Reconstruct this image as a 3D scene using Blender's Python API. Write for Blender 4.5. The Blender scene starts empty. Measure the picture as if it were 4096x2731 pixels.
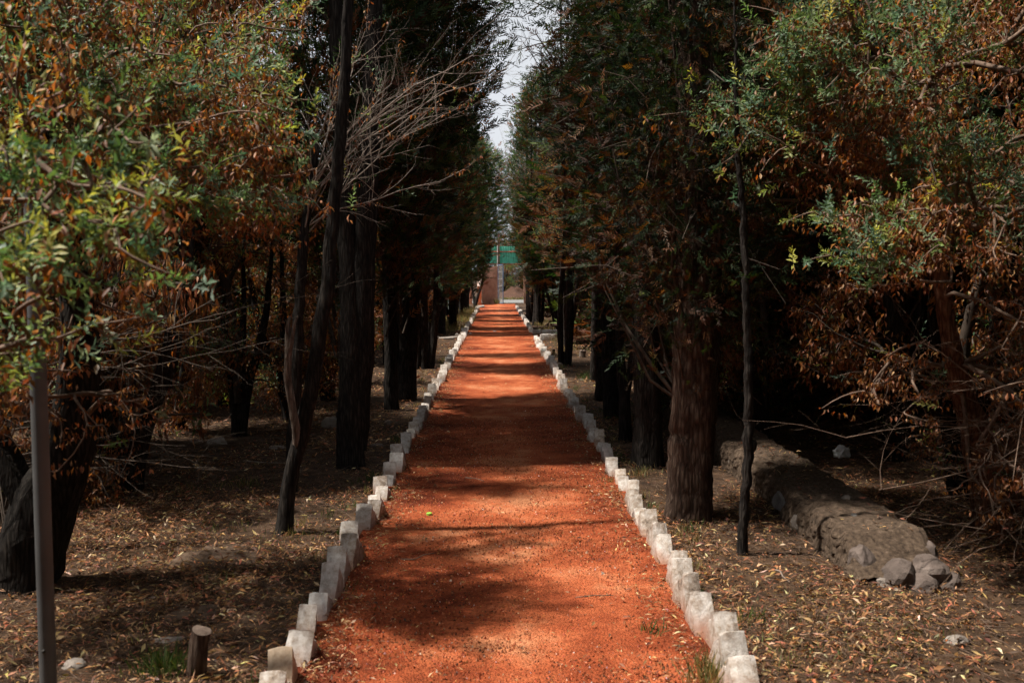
import bpy, bmesh, math
import numpy as np
from mathutils import Vector, noise as mnoise

R = math.radians
scene = bpy.context.scene
COL = scene.collection

# ------------------------------------------------------------------ camera, sky, sun, exposure
CAM_H = 1.65
cam_d = bpy.data.cameras.new('camera'); cam = bpy.data.objects.new('camera', cam_d); COL.objects.link(cam)
cam.location = (0, 0, CAM_H)
cam.rotation_euler = (R(90 - 3.95), 0, R(-0.9))
cam_d.lens = 35; cam_d.sensor_width = 36
cam_d.clip_start = 0.05; cam_d.clip_end = 2000
cam_d.dof.use_dof = True; cam_d.dof.focus_distance = 11.0; cam_d.dof.aperture_fstop = 4.0
scene.camera = cam

SUN_TO = Vector((-0.46, -0.03, 0.89)).normalized()      # towards the sun: high over the left of the path
sun_el = math.asin(SUN_TO.z); sun_az = math.atan2(SUN_TO.x, SUN_TO.y)
world = bpy.data.worlds.new('World'); scene.world = world; world.use_nodes = True
wn = world.node_tree.nodes; wl = world.node_tree.links
for n in list(wn): wn.remove(n)
w_out = wn.new('ShaderNodeOutputWorld'); w_bg = wn.new('ShaderNodeBackground')
w_sky = wn.new('ShaderNodeTexSky'); w_sky.sky_type = 'NISHITA'; w_sky.sun_disc = False
w_sky.sun_elevation = sun_el; w_sky.sun_rotation = sun_az; w_sky.altitude = 3500
w_mix = wn.new('ShaderNodeMix'); w_mix.data_type = 'RGBA'
w_tc = wn.new('ShaderNodeTexCoord'); w_no = wn.new('ShaderNodeTexNoise')
w_no.inputs['Scale'].default_value = 3.2; w_no.inputs['Detail'].default_value = 6
w_mr = wn.new('ShaderNodeMapRange')
w_mr.inputs['From Min'].default_value = .3; w_mr.inputs['From Max'].default_value = .65
w_mr.inputs['To Min'].default_value = .78; w_mr.inputs['To Max'].default_value = .95
wl.new(w_tc.outputs['Generated'], w_no.inputs['Vector']); wl.new(w_no.outputs['Fac'], w_mr.inputs['Value'])
wl.new(w_mr.outputs['Result'], w_mix.inputs['Factor'])
wl.new(w_sky.outputs['Color'], w_mix.inputs['A'])
w_mix.inputs['B'].default_value = (8.9, 9.1, 9.4, 1)
wl.new(w_mix.outputs['Result'], w_bg.inputs['Color']); w_bg.inputs['Strength'].default_value = 0.06
wl.new(w_bg.outputs['Background'], w_out.inputs['Surface'])

sun_d = bpy.data.lights.new('sun', 'SUN'); sun = bpy.data.objects.new('sun', sun_d); COL.objects.link(sun)
sun_d.energy = 5.0; sun_d.angle = R(1.8); sun_d.color = (1.0, .93, .82)
sun.rotation_euler = (-SUN_TO).to_track_quat('-Z', 'Y').to_euler()
sun.location = (-20, -10, 30)

vs = scene.view_settings
vs.view_transform = 'Standard'; vs.look = 'None'; vs.exposure = 0.68; vs.gamma = 1.0; vs.use_curve_mapping = False
scene.render.engine = 'CYCLES'
cy = scene.cycles
cy.use_denoising = True; cy.use_adaptive_sampling = True; cy.adaptive_threshold = .03
cy.max_bounces = 3; cy.diffuse_bounces = 2; cy.glossy_bounces = 2; cy.transmission_bounces = 3
cy.transparent_max_bounces = 4; cy.sample_clamp_indirect = 4.0; cy.caustics_reflective = False; cy.caustics_refractive = False

# ------------------------------------------------------------------ materials
MAT = {}
def node_mat(name):
    m = bpy.data.materials.new(name); m.use_nodes = True
    nt = m.node_tree; b = nt.nodes['Principled BSDF']
    MAT[name] = m
    return m, nt, b
def N(nt, kind, **kw):
    n = nt.nodes.new(kind)
    for k, v in kw.items():
        if k in n.inputs: n.inputs[k].default_value = v
        else: setattr(n, k, v)
    return n
def ramp(nt, stops, fac):
    r = nt.nodes.new('ShaderNodeValToRGB')
    el = r.color_ramp.elements
    while len(el) < len(stops): el.new(.5)
    for e, (p, c) in zip(el, stops): e.position = p; e.color = (*c, 1)
    nt.links.new(fac, r.inputs['Fac'])
    return r
def coords(nt, scale=(1, 1, 1), kind='Object'):
    tc = N(nt, 'ShaderNodeTexCoord'); mp = N(nt, 'ShaderNodeMapping', Scale=scale)
    nt.links.new(tc.outputs[kind], mp.inputs['Vector'])
    return mp.outputs['Vector']
def world_coords(nt, scale=(1, 1, 1)):
    g = N(nt, 'ShaderNodeNewGeometry'); mp = N(nt, 'ShaderNodeMapping', Scale=scale)
    nt.links.new(g.outputs['Position'], mp.inputs['Vector'])
    return mp.outputs['Vector']
def bump(nt, b, h, strength, dist):
    bp = N(nt, 'ShaderNodeBump', Strength=strength, Distance=dist)
    nt.links.new(h, bp.inputs['Height']); nt.links.new(bp.outputs['Normal'], b.inputs['Normal'])
    return bp
def noise_mat(name, stops, scale=8, detail=6, rough=.9, bscale=None, bstr=.5, bdist=.01, stretch=(1, 1, 1), spec=.25, world=True):
    m, nt, b = node_mat(name)
    v = world_coords(nt, stretch) if world else coords(nt, stretch)
    n = N(nt, 'ShaderNodeTexNoise', Scale=scale, Detail=detail, Roughness=.62)
    nt.links.new(v, n.inputs['Vector'])
    r = ramp(nt, stops, n.outputs['Fac'])
    nt.links.new(r.outputs['Color'], b.inputs['Base Color'])
    b.inputs['Roughness'].default_value = rough; b.inputs['Specular IOR Level'].default_value = spec
    n2 = N(nt, 'ShaderNodeTexNoise', Scale=bscale or scale * 3, Detail=8, Roughness=.7)
    nt.links.new(v, n2.inputs['Vector'])
    bump(nt, b, n2.outputs['Fac'], bstr, bdist)
    return m
def leaf_mat(name, trans=.35, rough=.45, spec=.4):
    m, nt, b = node_mat(name)
    a = N(nt, 'ShaderNodeAttribute', attribute_name='tint')
    nt.links.new(a.outputs['Color'], b.inputs['Base Color'])
    b.inputs['Roughness'].default_value = rough; b.inputs['Specular IOR Level'].default_value = spec
    t = N(nt, 'ShaderNodeBsdfTranslucent')
    hs = N(nt, 'ShaderNodeHueSaturation', Saturation=1.15, Value=1.3)
    nt.links.new(a.outputs['Color'], hs.inputs['Color']); nt.links.new(hs.outputs['Color'], t.inputs['Color'])
    mx = N(nt, 'ShaderNodeMixShader', Fac=trans)
    nt.links.new(b.outputs['BSDF'], mx.inputs[1]); nt.links.new(t.outputs['BSDF'], mx.inputs[2])
    nt.links.new(mx.outputs['Shader'], nt.nodes['Material Output'].inputs['Surface'])
    return m
leaf_mat('leaf', .42, .5, .38); leaf_mat('conifer_leaf', .3, .6, .25); leaf_mat('dry_leaf', .15, .6, .3); leaf_mat('grass_blade', .3, .5, .3)

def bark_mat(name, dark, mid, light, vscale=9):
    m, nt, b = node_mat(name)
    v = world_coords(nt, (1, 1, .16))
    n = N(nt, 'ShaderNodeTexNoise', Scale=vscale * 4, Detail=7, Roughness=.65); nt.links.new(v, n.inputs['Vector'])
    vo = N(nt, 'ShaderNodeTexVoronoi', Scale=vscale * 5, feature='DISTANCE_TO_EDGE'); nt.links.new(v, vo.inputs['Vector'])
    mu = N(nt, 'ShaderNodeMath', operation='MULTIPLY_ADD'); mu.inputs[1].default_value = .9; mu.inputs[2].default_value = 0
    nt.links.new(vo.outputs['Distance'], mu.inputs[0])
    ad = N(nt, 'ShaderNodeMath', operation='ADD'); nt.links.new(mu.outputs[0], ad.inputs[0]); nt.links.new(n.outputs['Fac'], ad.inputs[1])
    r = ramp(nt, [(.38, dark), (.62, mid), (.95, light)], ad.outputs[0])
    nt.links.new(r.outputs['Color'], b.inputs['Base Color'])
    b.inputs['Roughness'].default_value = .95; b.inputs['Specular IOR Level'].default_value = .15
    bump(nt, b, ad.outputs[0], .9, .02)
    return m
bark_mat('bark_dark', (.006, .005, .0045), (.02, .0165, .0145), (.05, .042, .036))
bark_mat('bark_brown', (.018, .011, .008), (.06, .037, .027), (.13, .095, .073), 7)
bark_mat('bark_red', (.03, .015, .01), (.13, .055, .03), (.24, .13, .08), 9)
bark_mat('bark_dead', (.055, .04, .032), (.16, .12, .098), (.32, .265, .225), 8)
noise_mat('twig', [(.3, (.08, .05, .036)), (.7, (.22, .15, .11))], 14, 4, .85, bstr=.2)
noise_mat('twig_dark', [(.3, (.035, .026, .02)), (.7, (.10, .075, .058))], 14, 4, .9, bstr=.2)
noise_mat('twig_pale', [(.3, (.15, .115, .095)), (.7, (.33, .27, .225))], 14, 4, .8, bstr=.2)

# red gravel of the path
m, nt, b = node_mat('red_gravel')
v = world_coords(nt)
big = N(nt, 'ShaderNodeTexNoise', Scale=1.1, Detail=5, Roughness=.6); nt.links.new(v, big.inputs['Vector'])
fine = N(nt, 'ShaderNodeTexNoise', Scale=60, Detail=6, Roughness=.75); nt.links.new(v, fine.inputs['Vector'])
vo = N(nt, 'ShaderNodeTexVoronoi', Scale=95); nt.links.new(v, vo.inputs['Vector'])
sx = N(nt, 'ShaderNodeSeparateXYZ'); nt.links.new(v, sx.inputs[0])
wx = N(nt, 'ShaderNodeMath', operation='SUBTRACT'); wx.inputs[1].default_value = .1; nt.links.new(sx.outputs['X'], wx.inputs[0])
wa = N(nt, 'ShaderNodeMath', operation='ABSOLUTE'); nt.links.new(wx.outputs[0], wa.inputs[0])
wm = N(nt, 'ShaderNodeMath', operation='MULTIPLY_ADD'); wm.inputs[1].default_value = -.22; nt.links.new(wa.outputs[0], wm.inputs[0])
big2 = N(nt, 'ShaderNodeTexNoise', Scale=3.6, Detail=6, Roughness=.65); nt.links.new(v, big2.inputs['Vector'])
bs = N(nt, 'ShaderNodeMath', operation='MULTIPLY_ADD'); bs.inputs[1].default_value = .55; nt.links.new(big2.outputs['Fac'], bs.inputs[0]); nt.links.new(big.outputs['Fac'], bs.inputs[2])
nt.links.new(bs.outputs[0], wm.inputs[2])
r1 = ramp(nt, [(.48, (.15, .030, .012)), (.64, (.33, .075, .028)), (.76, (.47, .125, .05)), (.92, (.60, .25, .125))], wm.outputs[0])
r2 = ramp(nt, [(.28, (.5, .47, .45)), (.5, (.95, .94, .92)), (.8, (1.25, 1.22, 1.2))], fine.outputs['Fac'])
r3 = ramp(nt, [(0, (.62, .55, .5)), (.5, (1, 1, 1)), (1, (1.3, 1.25, 1.2))], vo.outputs['Color'])
mm = N(nt, 'ShaderNodeMix', data_type='RGBA', blend_type='MULTIPLY', Factor=1.0)
nt.links.new(r1.outputs['Color'], mm.inputs['A']); nt.links.new(r2.outputs['Color'], mm.inputs['B'])
mm2 = N(nt, 'ShaderNodeMix', data_type='RGBA', blend_type='MULTIPLY', Factor=.8)
nt.links.new(mm.outputs['Result'], mm2.inputs['A']); nt.links.new(r3.outputs['Color'], mm2.inputs['B'])
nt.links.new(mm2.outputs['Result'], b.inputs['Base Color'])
b.inputs['Roughness'].default_value = .95; b.inputs['Specular IOR Level'].default_value = .15
hh = N(nt, 'ShaderNodeMath', operation='SUBTRACT'); nt.links.new(fine.outputs['Fac'], hh.inputs[0]); nt.links.new(vo.outputs['Distance'], hh.inputs[1])
bump(nt, b, hh.outputs[0], .9, .012)
leaf_mat('gravel_grain', 0, .95, .1)

noise_mat('soil', [(.3, (.018, .010, .006)), (.5, (.056, .031, .017)), (.72, (.12, .07, .04))], 9, 7, .97, 60, .8, .02)
noise_mat('bare_soil', [(.3, (.07, .045, .03)), (.7, (.15, .10, .07))], 6, 8, .97, 60, .6, .01)
noise_mat('grey_gravel', [(.35, (.12, .118, .115)), (.65, (.24, .235, .23))], 14, 8, .95, 60, .6, .02)
noise_mat('mound_earth', [(.3, (.05, .025, .016)), (.7, (.10, .05, .033))], 2.5, 8, .97, 22, .8, .06)
noise_mat('rock', [(.3, (.13, .11, .095)), (.5, (.24, .205, .18)), (.75, (.38, .33, .29))], 11, 9, .9, 40, .8, .015)
noise_mat('rock_pink', [(.3, (.065, .05, .043)), (.55, (.13, .10, .087)), (.8, (.24, .195, .172))], 9, 9, .85, 34, .9, .015)
noise_mat('rock_slate', [(.3, (.09, .085, .085)), (.6, (.17, .16, .155)), (.8, (.26, .24, .22))], 9, 9, .8, 34, .7, .01)
noise_mat('mortar', [(.28, (.025, .017, .012)), (.45, (.075, .051, .035)), (.6, (.12, .083, .058)), (.75, (.22, .165, .12))], 38, 9, .97, 120, 1.0, .012)
noise_mat('pole_grey', [(.3, (.085, .085, .087)), (.7, (.115, .115, .117))], 5, 4, .5, 90, .05, .002, spec=.4)
noise_mat('pole_green', [(.3, (.13, .16, .15)), (.7, (.18, .215, .20))], 5, 4, .55, 90, .05, .002)
noise_mat('concrete', [(.3, (.24, .21, .18)), (.7, (.40, .36, .32))], 12, 8, .95, 60, .5, .008)
noise_mat('steel_dark', [(.3, (.03, .03, .03)), (.7, (.06, .055, .05))], 20, 4, .6)
noise_mat('rust_pipe', [(.3, (.12, .05, .035)), (.7, (.22, .10, .07))], 20, 5, .8)
noise_mat('red_pipe', [(.3, (.30, .075, .05)), (.7, (.42, .14, .09))], 12, 5, .7)
noise_mat('white_pipe', [(.3, (.5, .48, .45)), (.7, (.72, .70, .68))], 12, 5, .6)
noise_mat('blue_paint', [(.3, (.06, .11, .20)), (.7, (.13, .21, .33))], 10, 5, .5)
noise_mat('wire', [(.3, (.22, .20, .19)), (.7, (.36, .33, .31))], 10, 4, .5)
noise_mat('orange_plaster', [(.3, (.42, .12, .05)), (.55, (.60, .20, .09)), (.8, (.70, .32, .18))], 3.5, 9, .95, 40, .5, .01)
noise_mat('coping', [(.3, (.45, .30, .24)), (.6, (.68, .52, .45)), (.8, (.78, .66, .6))], 8, 8, .95, 40, .5, .01)
noise_mat('tan_plaster', [(.30, (.10, .055, .04)), (.42, (.28, .16, .11)), (.58, (.42, .26, .185)), (.8, (.52, .35, .26))], 2.2, 9, .95, 40, .5, .01, (1, 1, .6))
noise_mat('corrugated', [(.35, (.04, .30, .20)), (.6, (.10, .46, .33)), (.8, (.34, .44, .30))], 3.0, 4, .5, 30, .1, .004, (1, 1, .15))
noise_mat('cap_green', [(.3, (.22, .50, .05)), (.7, (.28, .60, .07))], 10, 2, .4, spec=.5)
noise_mat('plastic_white', [(.3, (.55, .57, .6)), (.7, (.75, .77, .8))], 10, 2, .35, spec=.5)
noise_mat('cut_wood', [(.3, (.07, .048, .036)), (.7, (.17, .125, .10))], 40, 6, .9, 60, .5, .005)

def paint_mat(name, white, dirt, base):
    m, nt, b = node_mat(name)
    oi = N(nt, 'ShaderNodeObjectInfo')
    v = world_coords(nt)
    n = N(nt, 'ShaderNodeTexNoise', Scale=26, Detail=10, Roughness=.72); nt.links.new(v, n.inputs['Vector'])
    n3 = N(nt, 'ShaderNodeTexNoise', Scale=6, Detail=4); nt.links.new(v, n3.inputs['Vector'])
    s = N(nt, 'ShaderNodeMath', operation='MULTIPLY_ADD'); s.inputs[1].default_value = .20; nt.links.new(oi.outputs['Random'], s.inputs[0]); nt.links.new(n.outputs['Fac'], s.inputs[2])
    s2 = N(nt, 'ShaderNodeMath', operation='MULTIPLY_ADD'); s2.inputs[1].default_value = .3; nt.links.new(n3.outputs['Fac'], s2.inputs[0]); nt.links.new(s.outputs[0], s2.inputs[2])
    r = ramp(nt, [(.50, white), (.68, tuple(.55 * w + .45 * d for w, d in zip(white, dirt))), (.88, dirt), (.99, tuple(d * .45 for d in dirt))], s2.outputs[0])
    # red dust splashed on the foot of the stone
    tc = N(nt, 'ShaderNodeTexCoord'); sx = N(nt, 'ShaderNodeSeparateXYZ'); nt.links.new(tc.outputs['Object'], sx.inputs[0])
    a = N(nt, 'ShaderNodeMath', operation='MULTIPLY_ADD'); a.inputs[1].default_value = .16; nt.links.new(n3.outputs['Fac'], a.inputs[0]); nt.links.new(sx.outputs['Z'], a.inputs[2])
    mr = N(nt, 'ShaderNodeMapRange'); mr.inputs['From Min'].default_value = .07; mr.inputs['From Max'].default_value = .16
    mr.inputs['To Min'].default_value = .92; mr.inputs['To Max'].default_value = 0; nt.links.new(a.outputs[0], mr.inputs['Value'])
    mx = N(nt, 'ShaderNodeMix', data_type='RGBA'); nt.links.new(mr.outputs['Result'], mx.inputs['Factor'])
    nt.links.new(r.outputs['Color'], mx.inputs['A']); mx.inputs['B'].default_value = (*base, 1)
    nt.links.new(mx.outputs['Result'], b.inputs['Base Color'])
    b.inputs['Roughness'].default_value = .9; b.inputs['Specular IOR Level'].default_value = .2
    bump(nt, b, n.outputs['Fac'], .7, .012)
    return m
paint_mat('white_paint', (.78, .76, .74), (.36, .29, .235), (.36, .17, .105))
paint_mat('beige_stone', (.62, .50, .38), (.40, .29, .20), (.40, .22, .15))

# ------------------------------------------------------------------ mesh helpers
def mesh_np(name, V, F, mat=None, tint=None, smooth=True):
    V = np.ascontiguousarray(V, dtype=np.float32); F = np.ascontiguousarray(F, dtype=np.int32)
    me = bpy.data.meshes.new(name)
    n, k = F.shape
    me.vertices.add(len(V)); me.vertices.foreach_set('co', V.ravel())
    me.loops.add(n * k); me.loops.foreach_set('vertex_index', F.ravel())
    me.polygons.add(n); me.polygons.foreach_set('loop_start', np.arange(0, n * k, k, dtype=np.int32))
    me.update(calc_edges=True)
    me.polygons.foreach_set('use_smooth', np.full(n, smooth, dtype=bool))
    if tint is not None:
        a = me.color_attributes.new('tint', 'FLOAT_COLOR', 'POINT')
        c = np.ones((len(V), 4), np.float32); c[:, :3] = tint
        a.data.foreach_set('color', c.ravel())
    if mat: me.materials.append(MAT[mat])
    return me
def obj(name, me, parent=None, loc=(0, 0, 0), rot=(0, 0, 0), scale=(1, 1, 1), label=None, cat=None, group=None, kind=None):
    o = bpy.data.objects.new(name, me); COL.objects.link(o)
    o.location = loc; o.rotation_euler = rot; o.scale = scale
    if parent: o.parent = parent
    if label: o['label'] = label
    if cat: o['category'] = cat
    if group: o['group'] = group
    if kind: o['kind'] = kind
    return o
def empty(name, loc, label, cat, group=None, rz=0):
    o = obj(name, None, None, loc, (0, 0, rz), (1, 1, 1), label, cat, group)
    o.empty_display_size = .2
    return o
def unit(a): return a / np.maximum(np.linalg.norm(a, axis=-1, keepdims=True), 1e-9)
def join(parts):
    Vs, Fs, Ts, o = [], [], [], 0
    for p in parts:
        Vs.append(p[0]); Fs.append(p[1] + o); o += len(p[0])
        if len(p) > 2: Ts.append(p[2])
    return np.concatenate(Vs), np.concatenate(Fs), (np.concatenate(Ts) if Ts else None)

def tubes(P, Rr, sides=4):
    """P [n,k,3], Rr [n,k] -> quads"""
    n, k, _ = P.shape
    T = np.empty_like(P); T[:, 1:-1] = P[:, 2:] - P[:, :-2]; T[:, 0] = P[:, 1] - P[:, 0]; T[:, -1] = P[:, -1] - P[:, -2]
    T = unit(T)
    ax = unit(P[:, -1] - P[:, 0])
    ref = np.where(np.abs(ax[:, 2:3]) > .8, np.array([[1., 0, 0]]), np.array([[0, 0, 1.]]))[:, None, :]
    U = unit(np.cross(T, np.broadcast_to(ref, T.shape))); W = np.cross(T, U)
    th = np.arange(sides) * 2 * np.pi / sides
    V = P[:, :, None, :] + Rr[:, :, None, None] * (np.cos(th)[None, None, :, None] * U[:, :, None, :] + np.sin(th)[None, None, :, None] * W[:, :, None, :])
    idx = np.arange(n * k * sides).reshape(n, k, sides)
    a = idx[:, :-1, :]; b_ = np.roll(idx, -1, axis=2)[:, :-1, :]; c = np.roll(idx, -1, axis=2)[:, 1:, :]; d = idx[:, 1:, :]
    F = np.stack([a, b_, c, d], -1).reshape(-1, 4)
    return V.reshape(-1, 3), F
def catmull(pts, step):
    p = np.array(pts, float); n = len(p)
    out = []
    for i in range(n - 1):
        p0, p1, p2, p3 = p[max(i - 1, 0)], p[i], p[i + 1], p[min(i + 2, n - 1)]
        m_ = max(2, int(np.linalg.norm((p2 - p1)[:3]) / step))
        t = np.linspace(0, 1, m_, endpoint=False)[:, None]
        out.append(.5 * (2 * p1 + (p2 - p0) * t + (2 * p0 - 5 * p1 + 4 * p2 - p3) * t ** 2 + (-p0 + 3 * p1 - 3 * p2 + p3) * t ** 3))
    out.append(p[-1:])
    return np.concatenate(out)
def stem(pts4, rng, sides=12, step=.1, rough=.08, flare=.0, cap=True):
    """one trunk stem: rows x,y,z,r -> ridged tube, closed at the top"""
    q = catmull(pts4, step); P = q[:, :3]; r = q[:, 3]
    P = P + np.c_[rng.normal(0, .004, (len(P), 2)), np.zeros(len(P))]
    k = len(P); T = np.gradient(P, axis=0); T = unit(T)
    U = unit(np.cross(T, np.array([0., 1, 0.02]))); W = np.cross(T, U)
    th = np.arange(sides) * 2 * np.pi / sides
    zz = P[:, 2]
    f = np.ones((k, sides))
    for j in range(5):
        kk = rng.integers(2, 7); ph = rng.uniform(0, 6.28); w = rng.uniform(-1.5, 1.5)
        f += rough * .5 * np.sin(kk * th[None, :] + ph + w * zz[:, None] + .6 * np.sin(zz[:, None] * rng.uniform(1, 5) + ph))
    f += rng.normal(0, rough * .45, (k, sides))
    if flare: f += flare * np.exp(-np.maximum(zz - zz[0], 0) / .09)[:, None] * (1 + .5 * np.sin(4 * th + rng.uniform(0, 6)))[None, :]
    V = P[:, None, :] + (r[:, None] * f)[:, :, None] * (np.cos(th)[None, :, None] * U[:, None, :] + np.sin(th)[None, :, None] * W[:, None, :])
    idx = np.arange(k * sides).reshape(k, sides)
    F = np.stack([idx[:-1], np.roll(idx, -1, 1)[:-1], np.roll(idx, -1, 1)[1:], idx[1:]], -1).reshape(-1, 4)
    V = V.reshape(-1, 3)
    if cap:
        c = len(V); V = np.vstack([V, P[-1:] + T[-1:] * r[-1] * .15]); last = idx[-1]
        F = np.vstack([F, np.stack([last, np.roll(last, -1), np.full(sides, c), np.full(sides, c)], -1)])
    return V, F
def fix_degenerate(F): return F
def quads_to_mesh(name, V, F, mat, smooth=True):
    tri = F[:, 2] == F[:, 3]
    if not tri.any(): return mesh_np(name, V, F, mat, smooth=smooth)
    me = bpy.data.meshes.new(name)
    me.from_pydata(V.tolist(), [], [f[:3] if t else f for f, t in zip(F.tolist(), tri)])
    me.polygons.foreach_set('use_smooth', np.full(len(me.polygons), smooth, dtype=bool))
    me.materials.append(MAT[mat])
    return me

def leaves(base, d, up, L, Wd, col, fold=.25, curl=.25):
    """5 verts, 4 tris for each leaf"""
    n = len(base)
    d = unit(d); s = unit(np.cross(d, up)); nn = np.cross(s, d)
    L = L[:, None]; Wd = Wd[:, None]
    fo = np.broadcast_to(np.asarray(fold, float), (n,))[:, None]; cu = np.broadcast_to(np.asarray(curl, float), (n,))[:, None]
    mid = base + d * L * .5
    V = np.stack([base, mid - s * Wd * .5 + nn * Wd * fo, mid + s * Wd * .5 + nn * Wd * fo, mid, base + d * L * .96 - nn * L * cu], 1)
    o = np.arange(n)[:, None, None] * 5
    F = np.array([[0, 3, 1], [0, 2, 3], [1, 3, 4], [3, 2, 4]])[None] + o
    return V.reshape(-1, 3), F.reshape(-1, 3), np.repeat(col, 5, 0)
def pick(rng, n, palette, weights, jit=.18):
    p = np.array(palette); w = np.array(weights, float); w /= w.sum()
    c = p[rng.choice(len(p), n, p=w)]
    return np.clip(c * rng.normal(1, jit, (n, 1)).clip(.4, 1.8) * rng.normal(1, jit * .4, (n, 3)), .003, .9)

def grow(root, targets, alpha=.35):
    """greedy branching skeleton from root points to targets -> nodes, parent"""
    root = np.atleast_2d(root); k = len(root)
    dist = np.min(np.linalg.norm(targets[:, None] - root[None], axis=2), 1)
    tg = targets[np.argsort(dist)]
    n = k + len(tg); P = np.empty((n, 3)); P[:k] = root; P[k:] = tg
    par = np.full(n, -1); path = np.zeros(n)
    for i in range(k): 
        if i: par[i] = i - 1; path[i] = 0
    for i in range(k, n):
        dd = np.linalg.norm(P[:i] - P[i], axis=1)
        j = int(np.argmin(dd + alpha * path[:i])); par[i] = j; path[i] = path[j] + dd[j]
    cnt = np.ones(n)
    for i in range(n - 1, 0, -1):
        if par[i] >= 0: cnt[par[i]] += cnt[i]
    return P, par, cnt
def branch_mesh(P, par, cnt, r0, rng, power=.45, sides=4, skip=0, wob=.13, rmax=.05, seg=4, sag=0.):
    e = np.array([i for i in range(len(P)) if par[i] >= 0 and i > skip]); a = P[par[e]]; c = P[e]
    g = np.where(par[par[e]] >= 0, par[par[e]], par[e]); tin = unit(a - P[g] + 1e-6)
    Ld = np.linalg.norm(c - a, axis=1, keepdims=True)
    ctrl = a + .35 * Ld * (.5 * tin + .5 * unit(c - a)) + rng.normal(0, wob, a.shape) * Ld * .5 - np.array([0, 0, sag]) * Ld
    t = np.linspace(0, 1, seg)[None, :, None]
    pts = (1 - t) ** 2 * a[:, None] + 2 * t * (1 - t) * ctrl[:, None] + t ** 2 * c[:, None]
    rb = np.minimum(r0 * cnt[e] ** power, rmax); ra = np.minimum(r0 * np.maximum(cnt[par[e]], 1) ** power, np.minimum(rmax, rb * 1.6))
    rr = ra[:, None] * (1 - t[:, :, 0]) + rb[:, None] * t[:, :, 0]
    tips = ~np.isin(e, par)
    rr[tips, -1] *= .35
    return tubes(pts, rr, sides), e, unit(c - ctrl)

# ------------------------------------------------------------------ conifer foliage
GREENS = [(.022, .042, .014), (.034, .062, .017), (.016, .034, .017), (.065, .09, .022), (.10, .12, .03)]
BROWNS = [(.17, .07, .03), (.10, .042, .02), (.24, .12, .045), (.06, .03, .018)]
def sprays(p, d, rng, L, col, K=13, spread=.75, w=.020, lf=.50):
    n = len(p)
    d = unit(d); s = unit(np.cross(d, rng.normal(0, 1, (n, 3)) + np.array([0, 0, .8]))); nn = np.cross(s, d)
    t = np.linspace(.0, .97, K)[None, :]
    side = np.where(np.arange(K) % 2 == 0, 1., -1.)[None, :] * (1 - .85 * t ** 3)
    ang = spread * side + rng.normal(0, .12, (n, K))
    b = p[:, None] + d[:, None] * (L[:, None] * t)[:, :, None] - nn[:, None] * (L[:, None] * .25 * t ** 2)[:, :, None]
    ld = unit(d[:, None] * np.cos(ang)[:, :, None] + s[:, None] * np.sin(ang)[:, :, None] + nn[:, None] * rng.normal(0, .25, (n, K))[:, :, None])
    ll = (L[:, None] * (lf - .44 * lf * t)) * rng.uniform(.7, 1.25, (n, K))
    q = unit(np.cross(ld, nn[:, None])); ww = w * rng.uniform(.7, 1.3, (n, K))
    V = np.stack([b - q * ww[..., None] * .5, b + q * ww[..., None] * .5 + ld * ll[..., None] * .25, b + ld * ll[..., None]], 2).reshape(-1, 3)
    F = np.arange(len(V)).reshape(-1, 3)
    return V, F, np.repeat(col, K * 3, 0)
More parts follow.
